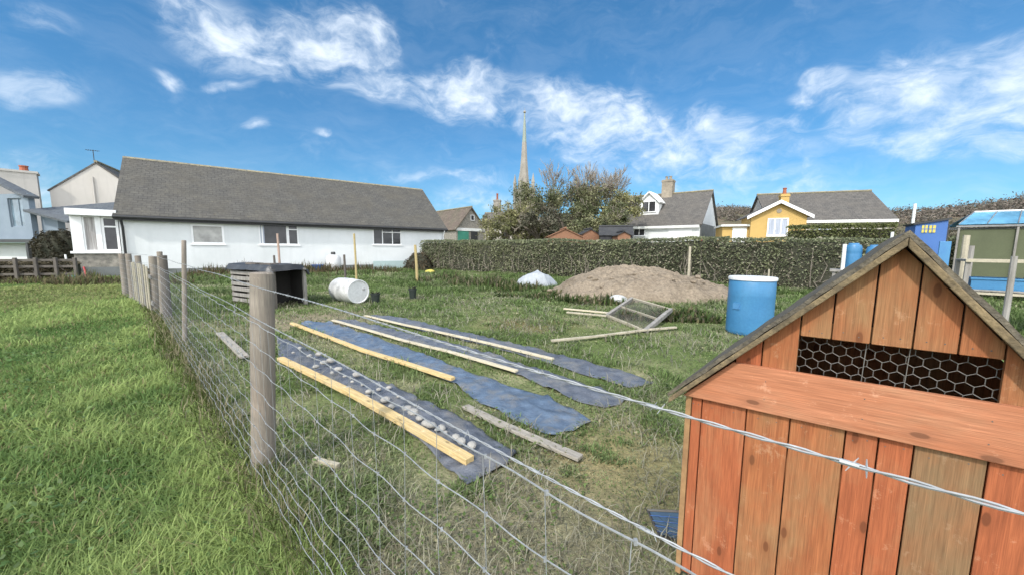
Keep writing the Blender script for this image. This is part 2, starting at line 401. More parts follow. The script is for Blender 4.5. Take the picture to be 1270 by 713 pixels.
MC = Vector((4.2, 12.0, 0)); MRX, MRY, MH = 3.15, 2.25, 1.02     # soil mound
COOP_A = R(-42.5); COOP_O = gnd(843, 724)
CE = Vector((math.cos(COOP_A), math.sin(COOP_A), 0)); CNn = Vector((-math.sin(COOP_A), math.cos(COOP_A), 0))
BA = Vector((-18.47, 17.62, 0)); BTH = .9049; B_ANG = math.pi/2 - BTH
BE = Vector((math.sin(BTH), math.cos(BTH), 0)); BN = Vector((-math.cos(BTH), math.sin(BTH), 0))

class Frame:
    """a vertical plane through O along angle a; p() gives (s,z) of the sight line through a photo point at depth n"""
    def __init__(s, O, a):
        s.O = Vector(O); s.a = a; s.e = Vector((math.cos(a), math.sin(a), 0)); s.n = Vector((-math.sin(a), math.cos(a), 0))
    def p(s, px, py, n=0.):
        r = ray(px, py); o = Vector((0, 0, EYE)); t = ((s.O + s.n * n) - o).dot(s.n) / r.dot(s.n)
        q = o + r * t - s.O; return q.dot(s.e), q.z

# ------------------------------------------------------------------ ground
def outside(x, y): return ((x - FA.x) * FN.x + (y - FA.y) * FN.y) < 0
EARTH = gnd(372, 398); REDP = gnd(655, 402); STRAW = gnd(690, 640); STRAW2 = gnd(640, 700); STRAW3 = gnd(770, 575)
def blob(x, y, c, r): return np.exp(-((x - c.x)**2 + (y - c.y)**2) / r**2)
def gz(x, y):
    f = np.clip((45 - np.hypot(x, y)) / 15, 0, 1)
    return f * (.07 * (fbm(x, y, .45, 3) - .5) + .02 * (vn(x, y, 2.2, 9) - .5))
def gcol(x, y):
    x = np.asarray(x, float); y = np.asarray(y, float)
    out = outside(x, y)
    n1 = fbm(x, y, .55, 11, 4); n2 = fbm(x, y, 1.9, 21, 3)
    lerp = lambda a, b, t: np.array(a)[None] * (1 - t[:, None]) + np.array(b)[None] * t[:, None]
    sm = lambda v, a, b: np.clip((v - a) / (b - a), 0, 1)
    mead = lerp((.060, .100, .025), (.16, .17, .06), sm(n1, .35, .7))
    gard = lerp((.13, .17, .065), (.30, .285, .18), sm(n2 * .6 + n1 * .4, .42, .68))
    col = np.where(out[:, None], mead, gard)
    dist = np.hypot(x, y)
    for c, r, k, w in ((EARTH, 1.3, (.27, .235, .17), 1.3), (REDP, .8, (.25, .16, .10), .7), (STRAW, 1.0, (.26, .235, .165), .8), (STRAW2, .8, (.25, .23, .17), .9), (STRAW3, .6, (.32, .26, .14), .7)):
        t = np.clip(blob(x, y, c, r) * w * (.55 + .9 * n2), 0, 1) * ~out
        col = col * (1 - t[:, None]) + np.array(k)[None] * t[:, None]
    rough = sm(dist, 13, 17) * sm(-dist, -40, -30) * ~out
    col = col * (1 - .5 * rough[:, None]) + np.array((.12, .105, .07))[None] * .5 * rough[:, None]
    return col
def axis(lo, hi, a, b, step, g):
    v = [a]; 
    while v[-1] < b: v.append(v[-1] + step)
    s = step
    while v[-1] < hi: s *= g; v.append(v[-1] + s)
    s = step
    while v[0] > lo: s *= g; v.insert(0, v[0] - s)
    return np.array(v)
def grid_sheet(name, X, Y, zf, cf, m):
    gx, gy = np.meshgrid(X, Y); x, y = gx.ravel(), gy.ravel()
    V = np.stack([x, y, zf(x, y)], 1); nx, ny = len(X), len(Y)
    i = (np.arange(ny - 1)[:, None] * nx + np.arange(nx - 1)[None]).ravel()
    return np_mesh(name, V, [np.stack([i, i + 1, i + nx + 1, i + nx], 1)], m, cf(x, y), smooth=True)
g = grid_sheet('ground', axis(-4000, 4000, -14, 10, .13, 1.12), axis(-60, 5000, -1, 15, .13, 1.12), gz, gcol, MT['ground'])
tag(g, kind='structure')

# far hill on the right, scrub and bracken on it, a green field at its foot
def hill_prof(az):      # skyline angle (tan of elevation) by azimuth
    return .93 * np.interp(az, [R(a) for a in (-80, 20, 24, 28, 34, 40, 44.6, 47, 50, 54, 60, 75, 90)],
                         [.0, .0, .085, .095, .090, .076, .070, .071, .075, .084, .10, .10, .08])
def hill_z(x, y):
    r = np.hypot(x, y); az = np.arctan2(x, y)
    k = np.clip((r - 90) / 560, 0, 1); k = k * k * (3 - 2 * k)
    zz = hill_prof(az) * 650 * k * (1 + .05 * (fbm(x, y, .02, 5) - .5))
    return zz - .3 + (fbm(x, y, .09, 15, 4) - .5) * 7 * k - np.clip(r - 700, 0, 1e9) * .12
def hill_c(x, y):
    n = fbm(x, y, .012, 31, 4); m2 = fbm(x, y, .07, 41, 3)
    a = np.array((.135, .125, .08)); b = np.array((.185, .145, .115)); c = np.array((.08, .085, .05))
    t = np.clip((n - .38) / .2, 0, 1)[:, None]; col = a * (1 - t) + b * t
    u = np.clip((m2 - .5) / .12, 0, 1)[:, None] * .75; col = col * (1 - u) + c * u
    near = (np.clip((330 - np.hypot(x, y)) / 60, 0, 1) * np.clip((R(38) - np.arctan2(x, y)) / .06, 0, 1))[:, None]
    return col * (1 - near) + np.array((.07, .10, .03)) * near
ra = np.concatenate([np.linspace(90, 330, 50), np.linspace(336, 760, 90), np.linspace(800, 1500, 10)]); aa = np.linspace(R(18), R(88), 320)
gr, ga = np.meshgrid(ra, aa); hx, hy = (gr * np.sin(ga)).ravel(), (gr * np.cos(ga)).ravel()
i = (np.arange(len(aa) - 1)[:, None] * len(ra) + np.arange(len(ra) - 1)[None]).ravel(); n_ = len(ra)
h = np_mesh('hill', np.stack([hx, hy, hill_z(hx, hy)], 1), [np.stack([i, i + n_, i + n_ + 1, i + 1], 1)], MT['ground'], hill_c(hx, hy), smooth=True)
tag(h, kind='structure')

# ------------------------------------------------------------------ grass
def blades(name, x, y, hgt, wid, lean, col, m=None, zoff=0):
    N = len(x); phi = rng.uniform(0, 2*np.pi, N); tw = phi + np.pi/2 + rng.uniform(-.5, .5, N)
    z = gz(x, y) - .01 + zoff
    d = np.stack([np.cos(phi), np.sin(phi)], 1); s = np.stack([np.cos(tw), np.sin(tw)], 1) * (wid / 2)[:, None]
    P = np.stack([x, y], 1)
    V = np.zeros((N, 5, 3), np.float32)
    up = hgt * np.sqrt(np.clip(1 - (lean*.85)**2, .05, 1))
    V[:, 0, :2] = P - s; V[:, 1, :2] = P + s; V[:, :2, 2] = z[:, None]
    m1 = P + d * (hgt * lean * .32)[:, None]
    V[:, 2, :2] = m1 - s * .85; V[:, 3, :2] = m1 + s * .85; V[:, 2:4, 2] = (z + up * .6)[:, None]
    V[:, 4, :2] = P + d * (hgt * lean)[:, None]; V[:, 4, 2] = z + up * (1 - .25 * lean)
    b = np.arange(N)[:, None] * 5
    q = b + np.array([[0, 1, 3, 2]]); t = b + np.array([[2, 3, 4]])
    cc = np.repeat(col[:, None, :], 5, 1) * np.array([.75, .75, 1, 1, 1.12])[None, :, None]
    o = np_mesh(name, V.reshape(-1, 3), [q, t], m or MT['grass'], cc.reshape(-1, 3))
    return o
def polar(N, r0, r1, a0, a1, p=.5):
    u = rng.random(N); r = (r0**p + u * (r1**p - r0**p))**(1/p); a = rng.uniform(R(a0), R(a1), N)
    return r * np.sin(a), r * np.cos(a), r
def lerpc(a, b, t): return np.array(a)[None] * (1 - t[:, None]) + np.array(b)[None] * t[:, None]
HOUSE_N = BN.xy
def behind_house(x, y): return ((x - BA.x) * BN.x + (y - BA.y) * BN.y) > -.1
def keep_common(x, y):
    k = ~behind_house(x, y)
    lx = (x - COOP_O.x) * CE.x + (y - COOP_O.y) * CE.y; ly = (x - COOP_O.x) * CNn.x + (y - COOP_O.y) * CNn.y
    k &= ~((lx > -.02) & (lx < 1.2) & (ly > -.02) & (ly < 1.3))
    return k
# the meadow outside the fence
x, y, r = polar(520000, .45, 27, -86, -2, .6)
k = outside(x, y) & keep_common(x, y); x, y, r = x[k], y[k], r[k]
n = fbm(x, y, .8, 51, 3); n2 = fbm(x, y, 2.6, 61, 2); n3 = vn(x, y, .33, 71)
hgt = (.042 + .092 * np.clip((n - .3) * 2.2, 0, 1) + .05 * n2) * rng.uniform(.55, 1.25, len(x))
wid = .0024 * (1 + r * .46) * rng.uniform(.6, 1.5, len(x))
lean = np.clip(rng.beta(2.4, 1.7, len(x)) * (.6 + .6 * n2) + .22, 0, 1.08)
t = np.clip((n * .55 + n2 * .45 - .36) * 3.6 + rng.normal(0, .16, len(x)), 0, 1)
col = lerpc((.14, .235, .068), (.345, .43, .145), t)
yl = np.clip((n3 - .45) * 2.2, 0, 1) * .55; col = col * (1 - yl[:, None]) + np.array((.275, .275, .105)) * yl[:, None]
st = rng.random(len(x)) < (.05 + .05 * (n3 > .55)); col[st] = np.array((.34, .29, .15)) * rng.uniform(.7, 1.2, (st.sum(), 1))
col *= rng.uniform(.75, 1.25, (len(x), 1))
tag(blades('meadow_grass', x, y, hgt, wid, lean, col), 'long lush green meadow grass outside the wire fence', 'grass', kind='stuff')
# rank tufts and dead straw along the foot of the fence
N = 16000; u = rng.uniform(-3, 17, N)**1; w = -np.abs(rng.normal(0, .11, N)) + .02
x = FA.x + FD.x * u + FN.x * w; y = FA.y + FD.y * u + FN.y * w; r = np.hypot(x, y); k = (r > .35) & (y > -1); x, y, r = x[k], y[k], r[k]
s_ = rng.random(len(x)); col = np.where((s_ < .45)[:, None], np.array((.33, .29, .17)), np.array((.11, .14, .035))) * rng.uniform(.6, 1.2, (len(x), 1))
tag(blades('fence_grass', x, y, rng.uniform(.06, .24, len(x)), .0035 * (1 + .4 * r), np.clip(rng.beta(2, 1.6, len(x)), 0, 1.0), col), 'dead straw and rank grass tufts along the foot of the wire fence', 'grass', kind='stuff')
# bleached dead stalks lying in the garden turf
x, y, r = polar(26000, .6, 12, -50, 70, .7); n = fbm(x, y, 1.7, 401, 3); k = ~outside(x, y) & keep_common(x, y) & (n > .46)
for S in STRIPS: k &= ~inpoly(x, y, S)
x, y, r = x[k], y[k], r[k]
col = np.where((rng.random(len(x)) < .7)[:, None], np.array((.40, .375, .28)), np.array((.24, .21, .15))) * rng.uniform(.7, 1.2, (len(x), 1))
tag(blades('dead_stalks', x, y, rng.uniform(.05, .19, len(x)), .0028 * (1 + .4*r), np.clip(rng.beta(6, 1.2, len(x)), 0, 1.03), col, zoff=.02), 'bleached dead stalks lying flat among the garden turf', 'straw', kind='stuff')
# the garden turf
x, y, r = polar(430000, .45, 25, -52, 72, .7)
k = ~outside(x, y) & keep_common(x, y)
jx, jy = x + rng.normal(0, .035, len(x)), y + rng.normal(0, .035, len(x))
for S in STRIPS: k &= ~inpoly(jx, jy, S)
k &= ~((((x - MC.x) / MRX)**2 + ((y - MC.y) / MRY)**2) < .8)
k &= rng.random(len(x)) > .93 * np.exp(-((x - EARTH.x)**2 + (y - EARTH.y)**2) / 1.3)
x, y, r = x[k], y[k], r[k]
n = fbm(x, y, .9, 81, 3); n2 = fbm(x, y, 2.8, 91, 2)
rough = np.clip((r - 8.5) / 4, 0, 1)
weed = np.clip((fbm(x, y, .7, 101, 2) - .48) * 6, 0, 1) * rough
tuft = np.clip((fbm(x, y, 2.4, 301, 3) - .54) * 9, 0, 1)
hgt = (.022 + .045 * np.clip((n - .3) * 2, 0, 1) + .055 * tuft + .12 * weed + .05 * rough) * rng.uniform(.5, 1.4, len(x))
wid = .0030 * (1 + r * .45) * rng.uniform(.7, 1.5, len(x))
lean = np.clip(rng.beta(2.4, 1.5, len(x)) + .1, 0, 1.05)
dry = np.clip((n * .45 + n2 * .55 - .47) * 4 + .45 * blob(x, y, STRAW, 1.0) + .6 * blob(x, y, STRAW2, .8) + .5 * blob(x, y, STRAW3, .6) + rng.normal(0, .28, len(x)), 0, 1)
dry = dry * (1 - .75 * tuft)
col = lerpc((.18, .255, .085), (.43, .42, .27), dry) * rng.uniform(.5, 1.4, (len(x), 1))
col = col * (1 - .45 * weed[:, None]) + np.array((.075, .125, .03)) * .45 * weed[:, None]
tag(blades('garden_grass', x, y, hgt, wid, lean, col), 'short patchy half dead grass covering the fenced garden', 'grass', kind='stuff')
def low_leaves(name, label, N, out, r1, cols, size, p=.6):
    x, y, r = polar(N, .6, r1, -84, 70, p); k = (outside(x, y) == out) & keep_common(x, y); x, y, r = x[k], y[k], r[k]
    n = fbm(x, y, 1.4, 171, 3); k = n > .50
    for S in STRIPS: k &= ~inpoly(x, y, S)
    k &= ~((((x - MC.x) / MRX)**2 + ((y - MC.y) / MRY)**2) < .9)
    x, y, r = x[k], y[k], r[k]; N = len(x)
    P = np.stack([x, y, gz(x, y) + rng.uniform(.015, .07, N)], 1)
    nn = rng.normal(size=(N, 3)) * .45; nn[:, 2] = 1; nn /= np.linalg.norm(nn, axis=1)[:, None]
    a = np.cross(nn, rng.normal(size=(N, 3))); a /= np.linalg.norm(a, axis=1)[:, None]; b = np.cross(nn, a); s_ = (size * (1 + .12 * r) * rng.uniform(.6, 1.4, N))[:, None]
    V = np.stack([P - a*s_*.6, P - a*s_*.1 + b*s_*.34, P + a*s_*.6, P - a*s_*.1 - b*s_*.34], 1)
    c = np.array(cols)[rng.integers(0, len(cols), N)] * rng.uniform(.7, 1.3, (N, 1))
    o = np_mesh(name, V.reshape(-1, 3), [np.arange(N)[:, None]*4 + np.array([[0, 1, 2, 3]])], MT['leaf'], np.repeat(c[:, None], 4, 1).reshape(-1, 3))
    return tag(o, label, 'weeds', kind='stuff')
low_leaves('garden_clover', 'low broad weed and clover leaves among the garden turf', 42000, False, 12, [(.10, .16, .045), (.14, .19, .06), (.14, .18, .06), (.28, .26, .15)], .017)
low_leaves('meadow_clover', 'low clover and dock leaves in the meadow grass', 22000, True, 9, [(.09, .16, .05), (.15, .21, .08)], .02)
# dead stems and brambles in front of the bungalow and under the hedge
N = 9000; u = rng.uniform(.5, 17.5, N); w = -np.abs(rng.normal(1.4, 1.5, N)) - .3
x = BA.x + BE.x * u + BN.x * w; y = BA.y + BE.y * u + BN.y * w
k = ~outside(x, y) & (w > -6); x, y = x[k], y[k]
n = fbm(x, y, .9, 131, 2); k = n > .42; x, y, n = x[k], y[k], n[k]
s_ = rng.random(len(x)); col = np.where((s_ < .6)[:, None], np.array((.17, .125, .075)), np.array((.075, .09, .03))) * rng.uniform(.6, 1.3, (len(x), 1))
tag(blades('rough_weeds', x, y, rng.uniform(.2, .75, len(x)) * (n - .25) * 2, .03 + 0 * x, np.clip(rng.beta(1.5, 2.5, len(x)), 0, 1), col), 'brown dead stems and rough weeds in front of the bungalow', 'weeds', kind='stuff')
# leafy green weeds between the mound and the tarpaulin, at the hedge foot, round the mound
def weeds(name, label, cx, cy, rx, ry, N, hh, cols, a=0.):
    t = rng.uniform(0, 2*np.pi, N); q = np.sqrt(rng.random(N)); lx, ly = np.cos(t)*q*rx, np.sin(t)*q*ry
    x = cx + lx*math.cos(a) - ly*math.sin(a); y = cy + lx*math.sin(a) + ly*math.cos(a)
    n = fbm(x, y, 1.3, 141, 2); k = n > .40; x, y, n = x[k], y[k], n[k]
    c = np.array(cols)[rng.integers(0, len(cols), len(x))] * rng.uniform(.6, 1.3, (len(x), 1))
    return tag(blades(name, x, y, hh * rng.uniform(.3, 1.1, len(x)) * (n - .2) * 2.2, .035 + .015 * rng.random(len(x)), np.clip(rng.beta(2, 2, len(x)), 0, 1), c), label, 'weeds', kind='stuff')
GRN = [(.07, .115, .03), (.10, .14, .04), (.06, .09, .03), (.2, .18, .09)]
p = gnd(660, 368); weeds('green_weeds', 'clump of leafy green weeds in front of the soil mound', p.x + .6, p.y + .2, 2.2, .9, 3200, .30, GRN, -.2)
p = gnd(590, 352); weeds('hedge_weeds', 'tall tangled weeds along the foot of the long hedge', p.x, p.y, 3.5, 1.6, 3600, .5, GRN + [(.22, .19, .12)] * 2, -.6)
weeds('mound_foot_weeds', 'straggling weeds at the left foot of the soil mound', MC.x - 2.3, MC.y - 1.5, 1.5, .8, 1500, .34, GRN + [(.26, .22, .14)], -.5)
p = gnd(50, 353); weeds('bank_weeds', 'dead brown weeds along the foot of the old rail fence', p.x, p.y, 5.5, .9, 3000, .5, [(.2,.17,.09),(.15,.12,.07),(.14,.16,.06)], .05)
p = gnd(860, 398); weeds('mound_weeds', 'weeds growing along the front of the soil mound', p.x + .1, p.y + .2, 1.6, .5, 1500, .35, GRN + [(.26, .22, .14)])

# ------------------------------------------------------------------ wire fence
fence = thing('wire_fence', 'galvanised stock-wire fence with two barbed strands on round wooden posts', 'fence', (FA.x, FA.y, 0))
def fl(u, z, w=0.):       # along the fence (u metres beyond the strainer post), local to the fence
    bend = -.045 * max(0., u - 6.5)**1.25      # the far end swings outwards
    q = FD * u + FN * (w + bend); return Vector((q.x, q.y, z))
U0, U1 = -3.9, 13.4
def wv(u, z, k): return fl(u, z + .0025 * math.sin(u * 4.1 + k * 1.7) + .0012 * math.sin(u * 13 + k), -.075 + .004 * math.sin(u * 20.9 + k * 2))
us = np.arange(U0, U1, .05)
ZS = [.06, .15, .24, .33, .43, .55, .675, .815, .935, 1.055]
mb = MB()
for k, z in enumerate(ZS): mb.tube([wv(u, z, k) for u in us], .00165 if k in (0, 9) else .00135, 5, False)
for i, u in enumerate(np.arange(U0, U1, .152)):
    ph = random.uniform(0, 6)
    mb.tube([fl(u + .008 * math.sin(ph + z * 6), z, -.0775) for z in np.linspace(.04, 1.055, 9)], .0008, 4, False)
    for k, z in enumerate(ZS):
        q = wv(u, z, k); mb.box(q.x-.0025, q.x+.0025, q.y-.0025, q.y+.0025, q.z-.004, q.z+.004)
mb.build('wire_mesh', MT['wire'], fence)
def barbed(z, sag, w):
    mb = MB(); uu = np.arange(U0, 11.0, .012)
    def c(u): return z - sag * math.sin(math.pi * ((u - .0) % 3.9) / 3.9) + .004 * math.sin(u * 3.3)
    for s in (0, math.pi):
        mb.tube([fl(u, c(u) + .0015 * math.sin(u * 80 + s), w + .0015 * math.cos(u * 80 + s)) for u in uu], .00125, 5, False)
    for u in np.arange(U0 + .02, 11, .19):
        for s in (-1, 1):
            a = random.uniform(0, 6.28)
            d = Vector((math.cos(a) * .5, math.sin(a) * .5, random.choice((-1, 1)) * .8)).normalized() * .0085
            p = fl(u + s * .005, c(u), w); mb.tube([p - d, p, p + d], [.0004, .0010, .0004], 4)
        p = fl(u, c(u), w); q = fl(u + .014, c(u), w); mb.tube([p, q], .0027, 6)
    mb.build('barbed_wire', MT['wire'], fence)
barbed(1.253, .0, -.07); barbed(1.088, .01, -.07)
def rnd_post(u, r, h, lean=(0, 0), m='post', w=0., name='post'):
    b = fl(u, 0, w); pts = []; rs = []
    for i in range(9):
        t = i / 8; pts.append((lean[0]*t, lean[1]*t, -.1 + (h + .1) * t)); rs.append(r * (1.06 - .1 * t) * random.uniform(.985, 1.015))
    pts.append((lean[0], lean[1], h + .006)); rs.append(r * .8)
    mb = MB().tube(pts, rs, 18); o = mb.build(name, MT[m], fence, smooth=True, loc=b)
    o.modifiers.new("e", 'EDGE_SPLIT').split_angle = R(50)
    return o
top = at(329, 339, FA.y)
rnd_post(0, .066, top.z, (top.x - FA.x - .02, .0))
def ufor(px, py):
    p = gnd(px, py); return (p - FA).dot(FD)
o = rnd_post(ufor(230, 432), .028, 1.52, (.12, .02)); tag(o, 'thin taller fence stake')
rnd_post(6.6, .06, 1.27, (.0, .02), 'dark_wood'); rnd_post(7.3, .045, 1.33, (.06, 0))
rnd_post(8.3, .07, 1.22, (.06, 0)); rnd_post(10.2, .06, 1.2); rnd_post(11.9, .065, 1.22); rnd_post(13.3, .07, 1.2)
rnd_post(-3.8, .06, 1.3)
for z, (w_) in ((1.253, .0), (1.088, 0), (1.055, 0), (.815, 0), (.43, 0)):     # staples on the strainer post
    p = fl(0, z, -.073); MB().tube([p + FD * .012 + Vector((0, 0, .02)), p + FD * .012 - FN * .008, p + FD * .012 - Vector((0, 0, .02))], .0022, 5).build('staple', MT['wire'], fence)
# pale timber panel standing at the fence's far end
b0, b1 = gnd(166, 372), gnd(189, 391); d = (b1 - b0); L = d.length; a = math.atan2(d.y, d.x)
t = thing('slatted_panel', 'pale grey slatted wooden panel standing at the far end of the wire fence', 'panel', b0, a)
for i in range(9):
    s = L * (i + .5) / 9; MB().box(s - .055*L/3.3, s + .055*L/3.3, -.012, .012, .02, 1.0 + .05 * random.random()).build('slat', MT['pale_wood'] if i % 3 else MT['grey_wood'], t, .004)
for z in (.25, .8): MB().box(0, L, .013, .045, z - .04, z + .04).build('rail', MT['grey_wood'], t, .004)

# ------------------------------------------------------------------ hen coop
coop = thing('hen_coop', 'orange stained wooden hen coop with a mossy pitched roof and wire-netted slot', 'coop', COOP_O, COOP_A)
CF = Frame(COOP_O, COOP_A); DEP = .85
apex_s, apex_z = CF.p(1129, 286, -.06); tip_s, tip_z = CF.p(828, 487, -.06); q_s, q_z = CF.p(1265, 413, -.06)
SL = (apex_z - tip_z) / (apex_s - tip_s); SR = (apex_z - q_z) / (q_s - apex_s)
WID = 2 * apex_s
TH = .030
def dn_(k): return TH * math.sqrt(1 + k*k)
def roofz(s): return apex_z - (apex_s - s) * SL - dn_(SL) if s < apex_s else apex_z - (s - apex_s) * SR - dn_(SR)     # underside
def line2(a, b): return lambda s: a[1] + (b[1] - a[1]) * (s - a[0]) / (b[0] - a[0])
BT = .018
def vb(s0, s1, z0, z1l, z1r, m, gap=.0018, y=0., label=None, name='board', z0r=None):
    z0r = z0 if z0r is None else z0r
    pts = [(s0 + gap, z0), (s1 - gap, z0r), (s1 - gap, z1r), (s0 + gap, z1l)]
    o = MB().prism(pts, y, y + BT).build(name, MT[m], coop, .0025)
    if label: o['label'] = label
    return o
# front: lower boards (seams read off the photograph along the plank's lower edge)
pl = [CF.p(*q) for q in ((855, 489), (1265, 577))]; pu = [CF.p(*q) for q in ((905, 447), (1265, 503))]
seams = [0.0] + [CF.p(*q)[0] for q in ((871, 494), (926, 507), (980, 519), (1049, 534), (1090, 543), (1134, 553), (1226, 574))] + [0]
seams[-1] = seams[-2] + .12; ext = seams[-1]
while ext < WID - .13: ext += .125; seams.append(ext)
seams.append(WID)
P0f = line2(*pl); P1f = line2(*pu)
mats = ['coop_red', 'coop_red', 'coop_brown', 'coop_brown', 'coop_red', 'coop_red', 'coop_worn', 'coop_red'] + ['coop_brown', 'coop_red'] * 3
for i in range(len(seams) - 1):
    vb(seams[i], seams[i+1], .07, P0f(seams[i]) + .03, P0f(seams[i+1]) + .03, mats[i], label='broad greyish weathered board' if mats[i] == 'coop_worn' else None)
# plank across, its left end cut to the roof's slope
def meet(f):          # where a sloping line meets the underside of the left roof
    a = -.3
    for _ in range(60): a += (f(a) - roofz(a)) / (SL + .3) * .8
    return a
e0, e1 = meet(P0f) + .012, meet(P1f) + .012
def meetR(f):
    a, b = apex_s, apex_s * 3
    for _ in range(50):
        m = (a + b) / 2
        if f(m) < roofz(m): a = m
        else: b = m
    return a - .012
e0R, e1R = meetR(P0f), meetR(P1f)
MB().prism([(e0, P0f(e0)), (e0R, P0f(e0R)), (e1R, P1f(e1R)), (e1, P1f(e1))], -.022, -.001).build('cross_plank', MT['coop_plank'], coop, .003, grain=Vector((1, 0, P0f(1) - P0f(0))).normalized())
# gable boards above the plank, leaving the netted slot
o_l = CF.p(990, 436)[0]; o_r = CF.p(1242, 472)[0]; ZTf = line2(CF.p(992, 416), CF.p(1244, 446)); zt = ZTf(o_l); PZ1 = P1f(o_l)
up = [e1 - .05, CF.p(945, 440)[0], o_l]
gs = [CF.p(*q)[0] for q in ((1034, 390), (1086, 372), (1139, 376), (1194, 400))]
def gable(s0, s1, zf, m, y=0., dz=0.):
    pts = [(s0, zf(s0) + dz), (s1, zf(s1) + dz), (s1, roofz(s1))]
    if s0 < apex_s < s1: pts.append((apex_s, roofz(apex_s) - .001))
    pts.append((s0, roofz(s0)))
    pts = [(s, max(z, zf(s) + dz)) for s, z in pts]
    g_ = .002; cx_ = (s0 + s1) / 2
    pts = [(s + (g_ if s < cx_ else -g_ if s > cx_ else 0), z) for s, z in pts]
    MB().prism(pts, y, y + BT).build('board', MT[m], coop, .002)
gable(max(up[0], e1 + .004), up[1], P1f, 'coop_red', dz=-.03); gable(up[1], o_l, P1f, 'coop_brown', dz=-.03)
edges = [o_l] + gs + [o_r]
for i in range(5): gable(edges[i], edges[i+1], ZTf, 'coop_brown')
rE = e1R - .004
gable(o_r, min(o_r + .12, rE), P1f, 'coop_brown', dz=-.03)
if o_r + .13 < rE: gable(o_r + .12, rE, P1f, 'coop_red', dz=-.03)
def nail(x, y, z): MB().lathe([(.0019, -.0012), (.0019, .0005)], 8, Matrix.Translation((x, y, z)) @ Matrix.Rotation(math.pi/2, 4, 'X')).build('nail', MT['dark_wood'], coop)
for i in range(len(seams) - 1):
    for f in (.25, .75):
        sx_ = seams[i] + (seams[i+1] - seams[i]) * f + random.uniform(-.006, .006)
        for z_ in (.16, P0f(sx_) - .03 + random.uniform(-.006, .006)): nail(sx_, -.0004, z_)
for i in range(5):
    for f in (.3, .7):
        sx_ = edges[i] + (edges[i+1] - edges[i]) * f; nail(sx_, -.0004, ZTf(sx_) + .022 + random.uniform(-.005, .005))
for f in (.04, .27, .52, .76, .95):
    sx_ = e0 + (e0R - e0) * f
    for q_ in (.3, .7): nail(sx_, -.0224, P0f(sx_) + (P1f(sx_) - P0f(sx_)) * q_)
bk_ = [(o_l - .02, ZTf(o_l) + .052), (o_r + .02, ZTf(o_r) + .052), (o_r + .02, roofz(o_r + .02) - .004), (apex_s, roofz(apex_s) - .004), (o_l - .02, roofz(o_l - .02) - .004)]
MB().prism(bk_, BT + .003, BT + .008).build('shade_backing', MT['dark'], coop)  # added dark sheet behind the board gaps, standing in for the unlit inside
# inside lining of the slot edges, the netting and its cords
MB().prism([(o_l - .02, ZTf(o_l) + .001), (o_r + .02, ZTf(o_r) + .001), (o_r + .02, ZTf(o_r) + .05), (o_l - .02, ZTf(o_l) + .05)], .0205, .04).build('lintel_rail', MT['end_grain'], coop)
mb = MB(); hs = .0195; zb = min(P1f(o_l), P1f(o_r)) - .03; zt2 = max(ZTf(o_l), ZTf(o_r))
for j in range(int((zt2 + .01 - zb) / (hs * 1.5)) + 2):
    for i in range(int((o_r - o_l + .06) / (hs * math.sqrt(3))) + 2):
        cx_ = o_l - .03 + (i + .5 * (j % 2)) * hs * math.sqrt(3) + random.uniform(-.001, .001); cz_ = zb + j * hs * 1.5
        P = [Vector((cx_ + hs * math.cos(R(30 + 60*q)), .03 + .003*math.sin(cx_*40), cz_ + hs * math.sin(R(30 + 60*q)))) for q in range(6)]
        for q in (0, 1, 2): mb.tube([P[q], P[q+1]], .0011 if q != 0 else .0015, 4, False)
mb.build('wire_netting', MT['hexwire'], coop)
for f in (.38, .6): MB().tube([(o_l + (o_r - o_l) * f, .026, zb), (o_l + (o_r - o_l) * f + .004, .026, zt2 + .01)], .0014, 5).build('cord', MT['hexwire'], coop)
# side and back walls, floor, corner posts
for s0 in (0.0, WID - BT):
    n = 8
    for i in range(n):
        y0 = BT + .002 + (DEP - 2*BT - .004) * i / n; y1 = BT + .002 + (DEP - 2*BT - .004) * (i + 1) / n
        MB().box(s0, s0 + BT, y0 + .002, y1 - .002, .07, roofz(s0 + (BT if s0 == 0 else 0)) - .006).build('board', MT['coop_red' if i % 3 else 'coop_brown'], coop, .002)
mb = MB(); mb.prism([(0, .07), (WID, .07), (WID, roofz(WID)), (apex_s, roofz(apex_s) - .002), (0, roofz(0))], DEP - BT, DEP); mb.build('back_wall', MT['coop_brown'], coop)
MB().box(BT + .001, WID - BT - .001, BT + .001, DEP - BT - .001, .08, .1).build('coop_floor', MT['dark_wood'], coop)
MB().box(-.022, -.001, -.004, .045, .05, roofz(0) - .015).build('corner_post', MT['end_grain'], coop, .002)
for s0 in (.02, WID - .08):
    for y0 in (.03, DEP - .09): MB().box(s0, s0 + .06, y0, y0 + .06, -.06, .078).build('foot', MT['dark_wood'], coop)
